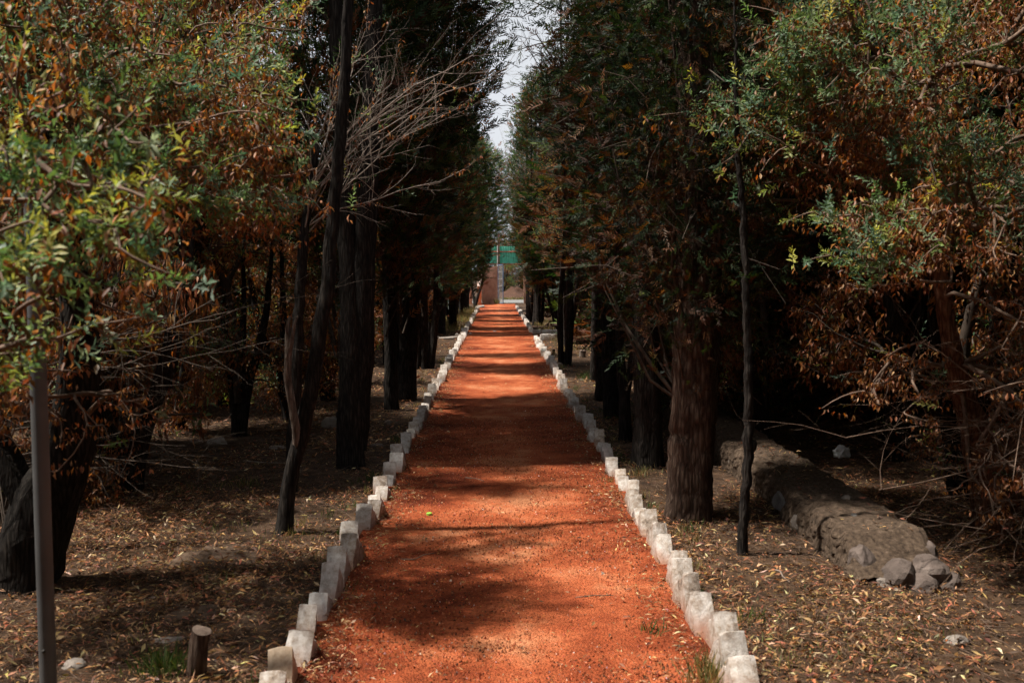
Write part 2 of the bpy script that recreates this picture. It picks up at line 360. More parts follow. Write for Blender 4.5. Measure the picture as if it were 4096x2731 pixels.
def conifer(seed, prof, n_clump, per, L=.19, brown=.2, droop=0., shell=.5, branches=70, w=.020, csig=(.17, .17, .26), bare=.0, K=13, lf=.5, tint=1.):
    rng = np.random.default_rng(seed)
    zs = np.array([q[0] for q in prof]); rs = np.array([q[1] for q in prof])
    zc = np.linspace(zs[0], zs[-1], 400); pr = np.interp(zc, zs, rs) + .12; pr /= pr.sum()
    z = rng.choice(zc, n_clump, p=pr) + rng.normal(0, .05, n_clump)
    th = rng.uniform(0, 2 * np.pi, n_clump)
    lobes = 1 + .16 * np.sin(2 * th + z * .9) + .12 * np.sin(5 * th - z * 1.7)
    rr = np.interp(z, zs, rs) * lobes * (shell + (1 - shell) * rng.uniform(0, 1, n_clump) ** .6) * rng.normal(1, .07, n_clump)
    c = np.stack([rr * np.cos(th), rr * np.sin(th), z], 1)
    # spindly limbs from the axis to the clumps
    sel = rng.choice(n_clump, min(branches, n_clump), replace=False)
    e = c[sel]; z0 = np.maximum(e[:, 2] - rng.uniform(.6, 2.0, len(sel)), zs[0] * .6)
    a = np.stack([e[:, 0] * .06, e[:, 1] * .06, z0], 1)
    ctrl = a * .45 + e * .55 + np.stack([e[:, 0] * .12, e[:, 1] * .12, -.25 * (e[:, 2] - z0)], 1)
    t = np.linspace(0, 1, 5)[None, :, None]
    P = (1 - t) ** 2 * a[:, None] + 2 * t * (1 - t) * ctrl[:, None] + t ** 2 * e[:, None]
    P[:, 1:-1] += rng.normal(0, .02, P[:, 1:-1].shape)
    r = rng.uniform(.010, .022, len(sel))[:, None] * np.linspace(1, .25, 5)[None]
    bv, bf = tubes(P, r, 4)
    # fine dead twigs
    m_ = branches * 5; k = rng.integers(0, n_clump, m_); q = c[k] + rng.normal(0, .2, (m_, 3)); dq = unit(q * np.array([1, 1, 0]) + rng.normal(0, .35, (m_, 3))) * rng.uniform(.15, .5, (m_, 1))
    q0 = q - dq * .6
    mid = (q0 + q + dq) / 2 + rng.normal(0, .03, (m_, 3))
    tv, tf = tubes(np.stack([q0, mid, q + dq], 1), np.tile(np.array([[.005, .004, .0018]]), (m_, 1)), 3)
    BV, BF, _ = join([(bv, bf), (tv, tf)])
    # sprays
    keep = rng.uniform(0, 1, n_clump) > bare
    ci = np.repeat(np.nonzero(keep)[0], per); n = len(ci)
    p = c[ci] + rng.normal(0, 1, (n, 3)) * np.array(csig)
    out = unit(p * np.array([1, 1, 0.])); 
    d = out * .75 + np.array([0, 0, .55 - droop]) + rng.normal(0, .42, (n, 3))
    cb = np.clip(brown + .25 * np.clip((zs[0] + 1.5 - z) / 1.5, 0, 1) + rng.normal(0, .22, n_clump), 0, .95)
    isb = rng.uniform(0, 1, n) < cb[ci]
    col = np.where(isb[:, None], pick(rng, n, BROWNS, [3, 3, 1.5, 3]), pick(rng, n, GREENS, [4, 3, 3, 1.6, .7]))
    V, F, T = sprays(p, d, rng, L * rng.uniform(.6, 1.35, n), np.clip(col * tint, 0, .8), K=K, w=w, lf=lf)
    return dict(crown=mesh_np('crown', V, F, 'conifer_leaf', T), branches=mesh_np('branches', BV, BF, 'twig_dark'))

PROTO = {}
PROTO['tall_a'] = conifer(11, [(1.7, .25), (2.6, .6), (4, 1.0), (6, 1.3), (8.5, 1.35), (10.5, .9), (12, .15)], 420, 22, brown=.18)
PROTO['tall_b'] = conifer(12, [(1.5, .2), (2.4, .5), (4, .95), (6.5, 1.25), (8, 1.15), (10, .75), (11.2, .12)], 400, 22, brown=.28)
PROTO['drooping'] = conifer(13, [(1.25, .35), (1.9, .75), (3, .95), (4.5, 1.0), (6.5, .9), (8.5, .5), (9.6, .1)], 470, 31, L=.12, brown=.30, droop=.5, w=.011, K=13, lf=.38, csig=(.16, .16, .22), shell=.12, tint=.6)
PROTO['round_top'] = conifer(14, [(1.6, .3), (2.6, .8), (4, 1.15), (6.5, 1.35), (8.2, 1.2), (9.2, .7), (9.6, .2)], 380, 20, brown=.15)
PROTO['thicket'] = conifer(15, [(.15, .9), (1, 1.15), (2.5, 1.3), (4.5, 1.25), (6.5, .95), (8, .5), (8.8, .1)], 430, 22, L=.22, brown=.38, w=.024)
PROTO['drooping_low'] = conifer(19, [(1.3, .4), (1.8, .75), (2.6, .9), (3.6, .85), (4.4, .5), (4.8, .15)], 250, 38, L=.12, brown=.30, droop=.5, w=.011, K=13, lf=.38, csig=(.16, .16, .22), shell=.12, branches=50, tint=.6)
PROTO['pale'] = conifer(18, [(1.6, .3), (2.6, .7), (4, 1.1), (6.5, 1.3), (8.2, 1.2), (9.4, .7), (10, .2)], 260, 20, L=.24, brown=.12, w=.03, tint=2.1)  # lightened greens: sunlight on the far crowns is put into the leaf colour
PROTO['coarse'] = conifer(17, [(.15, .9), (1, 1.15), (2.5, 1.3), (4.5, 1.25), (6.5, .95), (8, .5), (8.8, .1)], 260, 14, L=.40, brown=.3, w=.07, branches=30)
PROTO['sparse'] = conifer(16, [(2.0, .2), (3, .6), (5, .95), (7, .9), (8.5, .5), (9.5, .1)], 260, 12, L=.15, brown=.35, branches=160, bare=.25)

# ------------------------------------------------------------------ broadleaf foliage: whorled leaf tips over dead brown leaves
LEAFG = [(.10, .165, .065), (.13, .19, .06), (.09, .155, .09), (.25, .27, .075), (.40, .38, .09), (.19, .25, .14)]
LEAFB = [(.34, .145, .062), (.23, .09, .038), (.44, .24, .115), (.13, .058, .03)]
def rosettes(p, d, rng, size=1., green=.6, gw=(4, 4, 3, 2, .9, 2), kg=18, kb=3):
    n = len(p); d = unit(d)
    s = unit(np.cross(d, rng.normal(0, 1, (n, 3)))); u = np.cross(s, d)
    g = rng.uniform(0, 1, n) < green
    out = []
    i = np.repeat(np.nonzero(g)[0], kg)
    if len(i):
        j = np.tile(np.arange(kg), g.sum()); t = j / (kg - 1.)
        ph = j * 2.4 + rng.normal(0, .25, len(i))
        rad = np.cos(ph)[:, None] * s[i] + np.sin(ph)[:, None] * u[i]
        base = p[i] + d[i] * ((t - .8) * .15 * size)[:, None]
        op = (1.35 - 1.0 * t)[:, None]
        dir_ = d[i] * np.cos(op) + rad * np.sin(op) + rng.normal(0, .12, (len(i), 3))
        L = (.050 - .022 * t ** 2) * size * rng.uniform(.75, 1.2, len(i)); W = L * rng.uniform(.26, .36, len(i))
        gc = pick(rng, n, LEAFG, gw, .12)[i] * (1 + .55 * np.clip(t - .55, 0, 1))[:, None]
        out.append(leaves(base, dir_, d[i], L, W, np.clip(gc * rng.normal(1, .15, (len(i), 1)), .01, .8), rng.uniform(.1, .35, len(i)), rng.uniform(-.05, .28, len(i))))
    kd = np.where(g, kb, 13)
    i = np.repeat(np.arange(n), kd)
    if len(i):
        j = np.concatenate([np.arange(q) for q in kd]); t = (j + rng.uniform(0, 1, len(i))) / kd[i]
        ph = j * 2.4 + rng.normal(0, .3, len(i))
        rad = np.cos(ph)[:, None] * s[i] + np.sin(ph)[:, None] * u[i]
        off = np.where(g[i], .10, -.02); span = np.where(g[i], .10, .26)
        base = p[i] - d[i] * ((off + t * span) * size)[:, None] + rad * .004
        dir_ = rad * .55 + d[i] * .1 + np.array([0, 0, -.85]) + rng.normal(0, .28, (len(i), 3))
        L = .044 * size * rng.uniform(.6, 1.25, len(i)); W = L * rng.uniform(.28, .42, len(i))
        out.append(leaves(base, dir_, rad + rng.normal(0, .3, rad.shape), L, W, pick(rng, len(i), LEAFB, [4, 4, 1.8, 3], .22), rng.uniform(.1, .5, len(i)), rng.uniform(-.15, .35, len(i))))
    return join(out)
def ellipsoid_pts(rng, ells, n, per=20, sig=.14):
    """twig ends gathered in clumps spread through the ellipsoids"""
    vol = np.array([np.prod(e[1]) for e in ells]) * np.array([e[2] if len(e) > 2 else 1 for e in ells])
    nc = max(len(ells) * 2, n // per); k = rng.multinomial(nc, vol / vol.sum()); k = np.maximum(k, 1); out = []
    for e, m_ in zip(ells, k):
        q = unit(rng.normal(0, 1, (m_, 3))) * (rng.uniform(.10, 1, (m_, 1)) ** (1 / 2.8))
        out.append(np.array(e[0]) + q * np.array(e[1]))
    c = np.concatenate(out)
    return c[rng.integers(0, len(c), n)] + rng.normal(0, sig, (n, 3)) * np.array([1, 1, .7])
def broad(seed, ells, n, root, size=1., green=.6, dead=None, ndead=0, twig_r=.0028, gw=(4, 4, 3, 2, .9, 2), kg=18, kb=3, twig='twig', up=.5, rmax=.035, extra=2):
    rng = np.random.default_rng(seed)
    tg = ellipsoid_pts(rng, ells, n)
    cen = np.mean([e[0] for e in ells], axis=0)
    if ndead: tg = np.vstack([tg, ellipsoid_pts(rng, dead, ndead)])
    P, par, cnt = grow(root, tg, .45)
    (bv, bf), e, dirs = branch_mesh(P, par, cnt, twig_r, rng, rmax=rmax)
    out = unit(P[e] - cen) * np.array([1, 1, .6])
    d = unit(dirs * .7 + out * .5 + np.array([0, 0, up]) + rng.normal(0, .35, dirs.shape))
    isdead = np.zeros(len(P), bool)
    if ndead:
        zmax = max(q[0][2] + q[1][2] for q in dead)
        isdead = P[:, 2] < zmax
    isd = isdead[e]
    q_ = P[e]; green = np.clip(green + .38 * (np.sin(q_[:, 0] * 3.3 + 2 * np.sin(q_[:, 2] * 2.7 + seed)) + np.sin(q_[:, 1] * 3.9 + 2.4 * np.sin(q_[:, 0] * 2.2) + q_[:, 2] * 3.1)) * .75, .04, .98)
    parts = []
    for r_ in range(extra):     # the end of the twig and a side shoot or two
        p = P[e] + (0 if r_ == 0 else 1) * rng.normal(0, .06, (len(e), 3)) * size
        dd = d if r_ == 0 else unit(d + rng.normal(0, .5, d.shape))
        if (~isd).any(): parts.append(rosettes(p[~isd], dd[~isd], rng, size, green[~isd], gw, kg, kb))
        if isd.any() and r_ == 0: parts.append(rosettes(p[isd], dd[isd] * np.array([1, 1, .2]), rng, size * .95, .03, gw, kg, kb))
    V, F, T = join(parts)
    return mesh_np('crown', V, F, 'leaf', T), mesh_np('branches', bv, bf, twig)

def arcs(base, d, L, r, rng, levels=3, kids=(6, 5), spread=.55, bend=.22, lift=.0, sides=4):
    """sprays of curved twigs: every level carries side shoots"""
    out = []; ends = []
    for lv in range(levels):
        n = len(base); K = 8 if lv == 0 else 5
        d = unit(d); bv_ = unit(rng.normal(0, 1, (n, 3)) + np.array([0, 0, lift])) * bend
        t = np.linspace(0, 1, K)[None, :, None]
        P = base[:, None] + d[:, None] * L[:, None, None] * t + bv_[:, None] * L[:, None, None] * t ** 2 + np.cumsum(rng.normal(0, .018, (n, K, 3)), 1) * L[:, None, None]
        rr = r[:, None] * np.linspace(1, .42, K)[None]
        if lv == levels - 1: rr[:, -1] *= .5
        out.append(tubes(P, rr, sides if lv < levels - 1 else 3)); ends.append(P)
        if lv == levels - 1: break
        k = kids[lv]; i = np.repeat(np.arange(n), k)
        tt = np.clip(np.tile(np.linspace(.22, 1, k), n) + rng.normal(0, .06, n * k), .1, 1)
        j = np.minimum((tt * (K - 1)).astype(int), K - 2); fr_ = (tt * (K - 1) - j)[:, None]
        nb = P[i, j] * (1 - fr_) + P[i, j + 1] * fr_; tg = unit(P[i, j + 1] - P[i, j])
        nd = unit(tg + rng.normal(0, spread, tg.shape) + np.array([0, 0, lift * .4]))
        base, d, L, r = nb, nd, L[i] * rng.uniform(.22, .5, len(i)), r[i] * (1 - .55 * tt) * rng.uniform(.5, .75, len(i))
    V, F, _ = join(out)
    return V, F, ends[-1]
# ------------------------------------------------------------------ the setting
rng = np.random.default_rng(5)
PL, PR, PEND = -.81, .93, 46.5         # edges and far end of the red path
def ground_h(x, y):
    return .035 * np.sin(x * 1.7 + .8 * np.sin(y * .9)) * np.sin(y * 1.3 + x) * np.clip((np.abs(x - .06) - 1.0) / .8, 0, 1) * np.clip((70 - y) / 10, 0, 1)
xs = np.unique(np.concatenate([np.linspace(-400, -12, 24), np.linspace(-12, -1.0, 50), [PL - .03, PR + .03], np.linspace(1.12, 12, 50), np.linspace(12, 400, 24)]))
ys = np.unique(np.concatenate([np.linspace(-300, -4, 20), np.linspace(-4, 30, 170), np.linspace(30, 70, 60), np.linspace(70, 900, 40)]))
X, Y = np.meshgrid(xs, ys)
Z = ground_h(X, Y)
inside = (X > PL - .05) & (X < PR + .05) & (Y < PEND + 6) & (Y > -6)
Z[inside] = -.03
nx, ny = len(xs), len(ys)
idx = np.arange(nx * ny).reshape(ny, nx)
gf = np.stack([idx[:-1, :-1], idx[:-1, 1:], idx[1:, 1:], idx[1:, :-1]], -1).reshape(-1, 4)
obj('ground', mesh_np('ground', np.stack([X, Y, Z], -1).reshape(-1, 3), gf, 'soil'), kind='structure')
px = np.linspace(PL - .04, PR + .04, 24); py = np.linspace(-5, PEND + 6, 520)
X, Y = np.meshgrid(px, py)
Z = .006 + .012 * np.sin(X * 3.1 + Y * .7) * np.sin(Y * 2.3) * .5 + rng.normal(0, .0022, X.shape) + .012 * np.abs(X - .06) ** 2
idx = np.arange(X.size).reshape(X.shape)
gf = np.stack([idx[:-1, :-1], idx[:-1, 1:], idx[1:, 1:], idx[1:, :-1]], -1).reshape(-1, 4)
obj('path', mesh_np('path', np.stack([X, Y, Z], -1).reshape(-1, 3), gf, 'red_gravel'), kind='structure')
def patch_mesh(name, cx, cy, rx, ry, h, mat, seed, z0=.004):
    r_ = np.random.default_rng(seed); n = 26; rings = 6
    V = [(cx, cy, z0 + h)]
    for k in range(1, rings + 1):
        for j in range(n):
            a = 2 * math.pi * j / n; f = k / rings
            w = 1 + .22 * math.sin(3 * a + seed) + .12 * math.sin(7 * a + 2 * seed)
            V.append((cx + rx * f * w * math.cos(a), cy + ry * f * w * math.sin(a), z0 + h * (1 - f) ** 1.15 * (1 + .25 * math.sin(2 * a + seed)) + (r_.normal(0, .06) * h if k < rings else -.03)))
    F = [(0, 1 + j, 1 + (j + 1) % n, 1 + (j + 1) % n) for j in range(n)]
    for k in range(rings - 1):
        for j in range(n):
            a = 1 + k * n + j; b2 = 1 + k * n + (j + 1) % n
            F.append((a, a + n, b2 + n, b2))
    return quads_to_mesh(name, np.array(V), np.array(F), mat)
road = mesh_np('road', [(-60, 54.3, .012), (60, 54.3, .012), (60, 60.5, .012), (-60, 60.5, .012)], [(0, 1, 2, 3)], 'grey_gravel')
obj('road', road, kind='structure')
obj('soil_patch', patch_mesh('soil_patch', -1.62, 5.75, .26, .22, .006, 'bare_soil', 3, .012), kind='structure')
obj('soil_patch', patch_mesh('soil_patch', -1.45, 4.75, .13, .12, .006, 'bare_soil', 4, .012), kind='structure')
obj('earth_mound', patch_mesh('earth_mound', 1.15, 64, 1.9, 1.6, .7, 'mound_earth', 6), label='low mound of bare brown earth across the road beyond the gate', cat='mound')

# ------------------------------------------------------------------ kerbs: every stone a piece of its own
def kerb_stone(seed, w=.092, mat='white_paint', h=.145, depth=.37):
    r_ = np.random.default_rng(seed); bm = bmesh.new()
    bmesh.ops.create_cube(bm, size=1)
    bmesh.ops.subdivide_edges(bm, edges=bm.edges[:], cuts=3, use_grid_fill=True)
    lean = r_.uniform(.11, .17); top = r_.uniform(.008, .035); hh = h * r_.uniform(.86, 1.14); dd = depth * r_.uniform(.9, 1.15); ww = w * r_.uniform(.88, 1.15)
    ph = r_.uniform(0, 9, 3)
    for v_ in bm.verts:
        x, y, z = v_.co; f = z + .5                       # y: -.5 front .. .5 back
        y0 = lean * f; y1 = dd * (1 - f) + (lean + top) * f
        Y_ = y0 + (y1 - y0) * (y + .5)
        Z_ = -.06 + (hh + .06) * f - (.035 * (y + .5) ** 2 if f > .99 else 0)
        corner = (abs(x) > .49) + (f > .99) + (abs(y) > .49)
        X_ = x * ww
        q = Vector((X_ * 14 + ph[0], Y_ * 14 + ph[1], Z_ * 14 + ph[2])); nv = mnoise.noise_vector(q) * .006 + mnoise.noise_vector(q * 3.1) * .003
        if corner >= 2: X_ *= .96; Y_ += (.003 if y < 0 else -.003); Z_ -= (.012 * (f > .99) if corner == 3 else .003)
        v_.co = Vector((X_, Y_, Z_)) + nv
    me = bpy.data.meshes.new('stone'); bm.to_mesh(me); bm.free()
    me.polygons.foreach_set('use_smooth', np.zeros(len(me.polygons), dtype=bool))
    me.materials.append(MAT[mat])
    return me
STONES = [kerb_stone(100 + k) for k in range(20)]
BEIGE = kerb_stone(140, mat='beige_stone')
def kerb(x, y0, y1, label, seed, skip=None, beige=()):
    r_ = np.random.default_rng(seed)
    root = empty('kerb', (x, y0, 0), label, 'kerb'); y = y0; k = 0
    while y < y1:
        if not (skip and skip[0] < y < skip[1]):
            me = BEIGE if k in beige else STONES[r_.integers(0, len(STONES))]
            obj('stone', me, root, (r_.normal(0, .012) + .01 * math.sin(y * .8), y - y0, r_.normal(-.012, .016)), (r_.normal(0, .05), r_.normal(0, .05), r_.normal(0, .08)), (r_.uniform(.88, 1.18), r_.uniform(.92, 1.1), r_.uniform(.84, 1.16) * (1 + .28 * min(1, max(0, (7 - y) / 3)))))
        y += r_.uniform(.245, .295); k += 1
    return root
kerb(PL - .035, 2.88, 46.3, 'row of white painted stones edging the left side of the red path', 21, beige=(3,))
kerb(PR + .035, 2.72, 46.3, 'row of white painted stones edging the right side of the red path', 22, skip=(24.1, 26.9))
def block(seed, l, d, h, mat):
    r_ = np.random.default_rng(seed); bm = bmesh.new(); bmesh.ops.create_cube(bm, size=1)
    bmesh.ops.subdivide_edges(bm, edges=bm.edges[:], cuts=2, use_grid_fill=True)
    for v_ in bm.verts:
        c = Vector((v_.co.x * l, v_.co.y * d, (v_.co.z + .5) * h))
        if sum(abs(t) > .49 for t in v_.co) >= 2: c.x *= .965; c.y *= .955; c.z -= .006 if v_.co.z > .4 else 0
        v_.co = c + mnoise.noise_vector(c * 9 + Vector((seed, 0, 0))) * .008
    me = bpy.data.meshes.new('stone'); bm.to_mesh(me); bm.free(); me.materials.append(MAT[mat]); return me
def cross_kerb(x0, y, n, l, h, label, seed):
    root = empty('kerb', (x0, y, 0), label, 'kerb')
    r_ = np.random.default_rng(seed)
    ms = [block(seed * 10 + k, l * .975, .12, h + .05, 'white_paint') for k in range(3)]
    for k in range(n):
        obj('stone', ms[k % 3], root, (l * (k + .5), r_.normal(0, .01), -.05 + r_.normal(0, .006)), (0, 0, r_.normal(0, .03)))
cross_kerb(.98, 26.95, 7, .265, .11, 'farther low kerb of pale blocks crossing to the right behind tree stems', 31)
cross_kerb(1.05, 23.95, 4, .275, .18, 'nearer taller kerb of pale blocks turning right off the path', 33)

def rock_mesh(seed, sx, sy, sz, mat, rough=.35, sub=3):
    r_ = np.random.default_rng(seed + 500); bm = bmesh.new(); bmesh.ops.create_icosphere(bm, subdivisions=sub, radius=1)
    nrm = unit(r_.normal(0, 1, (11, 3))); dd = r_.uniform(.62, .95, 11)
    for v_ in bm.verts:
        d_ = np.array(v_.co); k = nrm @ d_
        f = min(1.0, float(np.min(np.where(k > .12, dd / np.maximum(k, .12), 9)))) if rough > .2 else 1.0
        c = v_.co * (f * (1 + .10 * mnoise.noise(v_.co * 3.1 + Vector((0, seed * 2.1, 0))) + .06 * mnoise.noise(v_.co * 7 + Vector((seed, 0, 0)))))
        v_.co = Vector((c.x * sx, c.y * sy, max(c.z, -.45) * sz))
    me = bpy.data.meshes.new('rock'); bm.to_mesh(me); bm.free(); me.materials.append(MAT[mat]); return me
def rock(x, y, sx, sy, sz, label, seed, mat='rock', name='rock', z=.0, rz=0, rough=.35):
    return obj(name, rock_mesh(seed, sx, sy, sz, mat, rough), None, (x, y, float(ground_h(np.array(x), np.array(y))) + z), (0, 0, rz), label=label, cat='rock')
rock(-1.18, 10.8, .055, .05, .05, 'small grey block of stone right of the thick trunk near left kerb', 1)
rock(-1.13, 9.35, .07, .05, .035, 'low reddish stone between the thick trunk and left kerb', 2, 'rock_pink')
rock(-2.72, 9.65, .11, .09, .07, 'rounded pale rock in the shade under the left shrubs', 3)
rock(-2.95, 9.75, .09, .06, .03, 'flat rock left of the rounded pale rock under the shrubs', 4)
rock(-1.48, 4.40, .075, .035, .022, 'flat pale stone lying in leaves behind the small stump', 5, rz=.3)
rock(-1.78, 4.12, .05, .05, .035, 'pale broken stone near the foot of the grey pole', 6)
rock(-2.05, 9.3, .09, .06, .03, 'grey stone in litter left of the forked trunk', 7)
rock(-1.75, 10.6, .11, .06, .03, 'flat stone near the concrete footing of the green pole', 8)
rock(1.115, 17.5, .065, .065, .075, 'round white stone propped against the right kerb', 9, 'white_paint', rough=.1)
rock(2.02, 19.0, .16, .13, .12, 'brown boulder beside the pale stump on the right', 10, 'rock_pink')
rock(2.05, 4.3, .06, .05, .035, 'small rock half buried in leaves right of the ruined wall', 12)
rock(-1.02, 25.6, .06, .05, .10, 'white stone leaning outward from the left kerb', 13, 'white_paint', rough=.15)
rock(-.70, 26.5, .05, .05, .06, 'white stone fallen inwards onto the edge of the path', 14, 'white_paint', rough=.15)
rock(-.05, 27.8, .06, .05, .04, 'dark stone lying in the middle of the far path', 15, 'rock_slate')
def slab(x, y, l, d, h, rz, label, seed):
    me = block(seed, l, d, h, 'rock'); obj('slab', me, None, (x, y, -.01), (R(3), R(-2), rz), label=label, cat='slab')
slab(-1.24, 24.6, .36, .28, .07, .1, 'grey flat slab on the ground left of the far kerb', 51)
slab(-1.62, 24.9, .34, .26, .06, -.15, 'flat stone slab farther out beside a thin trunk', 52)
slab(-1.0, 25.1, .30, .2, .06, .4, 'flat slab tucked against the outside of the left kerb', 53)
slab(-.78, 47.6, .42, .8, .08, 0, 'pale slab at the end of the left kerb before the gate', 54)

# ------------------------------------------------------------------ ruined low wall on the right
wall_root = empty('ruined_wall', (2.15, 5.2, 0), 'ruined low wall of stones and crumbling mortar under the right shrubs', 'wall')
def wall_core():
    ny_ = 300; base = np.array([(-.285, -.05), (-.29, .04), (-.285, .12), (-.275, .19), (-.25, .225), (-.12, .235), (.0, .24), (.12, .235), (.23, .23), (.27, .2), (.28, .1), (.28, -.05)])
    tt = np.linspace(0, len(base) - 1, 40); sec = np.stack([np.interp(tt, np.arange(len(base)), base[:, 0]), np.interp(tt, np.arange(len(base)), base[:, 1])], 1)
    V = []
    for y_ in np.linspace(-.10, 7.0, ny_):
        k = min(1, max(.05, .45 + y_ / .4))
        for (sx, sz) in sec:
            q = Vector((sx * 5, y_ * 5, sz * 5)); n1 = mnoise.noise(q); n2 = mnoise.noise(q * 2.3); n4 = mnoise.noise(q * 6.1); n3 = mnoise.noise(q * .4)
            chip = -.07 * (sx < -.15) * max(0, mnoise.noise(q * 1.1 + Vector((9, 9, 0))) - .15)
            V.append((sx * (1 + .10 * n1 + .06 * n2) + .018 * n4 * (abs(sx) > .2) + .015 * math.sin(y_ * .9), y_ + .02 * n2 + .012 * n4, sz * k * (1 + .05 * n3) + (.020 * n1 + .018 * n2 + .014 * n4 + chip) * (sz > .03)))
    nxx = len(sec); idx = np.arange(ny_ * nxx).reshape(ny_, nxx)
    F = np.stack([idx[:-1, :-1], idx[:-1, 1:], idx[1:, 1:], idx[1:, :-1]], -1).reshape(-1, 4)[:, ::-1]
    return mesh_np('mortar_core', np.array(V), F, 'mortar', smooth=False)
wall_root.scale = (.86, 1, .95)
obj('mortar_core', wall_core(), wall_root)
WST = [(-.20, .0, .05, .085, .12, .15, 'rock_pink', 61), (-.02, -.12, .03, .14, .13, .12, 'rock_pink', 62), (.17, -.08, .04, .13, .14, .12, 'rock_pink', 63), (-.10, -.16, .0, .10, .09, .07, 'rock', 64), (.08, -.2, .0, .11, .08, .09, 'rock_pink', 79), (.27, -.14, .0, .10, .10, .09, 'rock_pink', 80),
       (-.27, .62, .08, .05, .17, .12, 'rock_slate', 66), (-.28, 1.0, .05, .04, .13, .09, 'rock', 67), (-.27, 1.4, .09, .045, .15, .10, 'rock_slate', 68),
       (-.05, .55, .225, .03, .03, .025, 'rock_slate', 71), (-.26, 1.9, .09, .05, .16, .10, 'rock', 72),
       (-.27, 2.4, .08, .05, .14, .10, 'rock_slate', 73), (-.25, 3.0, .1, .05, .16, .10, 'rock', 74), (-.24, 3.7, .1, .06, .15, .09, 'rock', 75), (-.2, 4.5, .1, .06, .15, .09, 'rock', 81), (.08, 1.0, .23, .04, .04, .03, 'rock', 76), (-.26, .30, .14, .035, .06, .04, 'rock_slate', 77), (.25, .15, .1, .07, .12, .1, 'rock_pink', 78)]
for (x, y, z, sx, sy, sz, mt, sd) in WST:
    if y > .2 and x < -.2: x += .035
    if y < .1 and z < .1: y += .06
    obj('stone', rock_mesh(sd, sx, sy, sz, mt, .5), wall_root, (x, y, z), (R(sd * 7 % 23 - 11), R(sd * 5 % 19 - 9), R(sd * 11 % 50 - 25)))

# ------------------------------------------------------------------ gate at the far end
def box_mesh(name, x0, x1, y0, y1, z0, z1, mat, bev=.012):
    bm = bmesh.new(); bmesh.ops.create_cube(bm, size=1)
    for v_ in bm.verts: v_.co = Vector((x0 + (v_.co.x + .5) * (x1 - x0), y0 + (v_.co.y + .5) * (y1 - y0), z0 + (v_.co.z + .5) * (z1 - z0)))
    if bev: bmesh.ops.bevel(bm, geom=bm.edges[:], offset=bev, segments=2, affect='EDGES')
    me = bpy.data.meshes.new(name); bm.to_mesh(me); bm.free(); me.materials.append(MAT[mat]); return me
GY = 53.0
gw = empty('gate_wall', (-.4, GY, 0), 'stained tan plastered wall left of the open gateway', 'wall')
def rel(o_, p): o_.location = Vector(p) - o_.parent.location; return o_
for k in range(3):
    zz0, zz1 = k * .70 - .05 * (k == 0), (k + 1) * .70 - .012
    obj('block_course', box_mesh('block_course', -.36, .47, -.14 + .006 * (k % 2), .16, zz0, zz1 - (.1 if k == 2 else 0), 'tan_plaster', .01), gw)
ww = empty('wing_wall', (-.86, 50.6, 0), 'low orange ended wall with pale sloping top beside the gate', 'wall')
bm = bmesh.new()
prof = [(0, -.05), (0, .93), (2.25, 1.93), (2.25, -.05)]
a = [bm.verts.new((-.09, y, z)) for y, z in prof]; c = [bm.verts.new((.085, y, z)) for y, z in prof]
bm.faces.new(a[::-1]); bm.faces.new(c)
for i in range(4): bm.faces.new((a[i], a[(i + 1) % 4], c[(i + 1) % 4], c[i]))
bmesh.ops.recalc_face_normals(bm, faces=bm.faces[:]); bmesh.ops.bevel(bm, geom=bm.edges[:], offset=.012, segments=1, affect='EDGES')
me = bpy.data.meshes.new('wall'); bm.to_mesh(me); bm.free(); me.materials.append(MAT['orange_plaster'])
obj('wall', me, ww)
sl = math.atan2(1.0, 2.25)
for k in range(9):
    t0 = k / 9
    cop = obj('coping_brick', box_mesh('coping_brick', -.10, .095, 0, .262, 0, .03, 'coping', .008) if k == 0 else cop.data, ww, (0, .01 + 2.2 * t0, .945 + 1.0 * 2.2 / 2.25 * t0), (sl, 0, 0))
rw = empty('garden_wall', (-1.9, 52.6, 0), 'red brown wall running left behind the trunks beside the gate', 'wall')
obj('wall', box_mesh('wall', -1.6, .62, 0, .2, -.05, 1.15, 'tan_plaster'), rw)
rg = empty('gate_pier', (1.85, GY, 0), 'tan plastered wall right of the gateway hidden behind stems', 'wall')
obj('wall', box_mesh('wall', -.4, .9, -.14, .16, -.05, 2.0, 'tan_plaster'), rg)
def pipe(pts, r, sides=8):
    P = np.array(pts, float)[None]; return tubes(P, np.full((1, len(pts)), r), sides)
gt = empty('metal_gate', (.09, GY - .1, 0), 'open blue metal gate leaf with chain link mesh', 'gate', rz=R(-74 + 180 - 180))
W_, H_ = .95, 2.06
fr = [pipe([(0.02, 0, .04), (0.02, 0, H_)], .024), pipe([(W_, 0, .04), (W_, 0, H_)], .024), pipe([(0, 0, H_), (W_, 0, H_)], .022), pipe([(0, 0, .05), (W_, 0, .05)], .022)]
V, F, _ = join(fr); gfr = obj('frame', mesh_np('frame', V, F, 'blue_paint'), gt)
for zb in (.16, .24, .95, 1.32, 1.68):
    V, F = pipe([(.02, 0, zb), (W_, 0, zb)], .014); obj('crossbar', mesh_np('crossbar', V, F, 'wire'), gfr)
wires = []
for k in range(-22, 12):
    for sgn in (1, -1):
        x0 = k * .09; pts = []
        for t in np.linspace(0, 1, 24):
            z = .06 + t * (H_ - .1); x = (x0 + t * 2) if sgn > 0 else (x0 + 2 - t * 2)
            if .02 < x < W_: pts.append((x, .004 * sgn, z))
        if len(pts) > 1: wires.append(pipe([pts[0], pts[-1]], .0035, 3))
V, F, _ = join(wires); obj('chain_link', mesh_np('chain_link', V, F, 'wire'), gt, kind='stuff')
V, F = pipe([(W_ - .06, -.03, .95), (W_ - .06, -.03, 1.05)], .03); obj('latch', mesh_np('latch', V, F, 'wire'), gt)
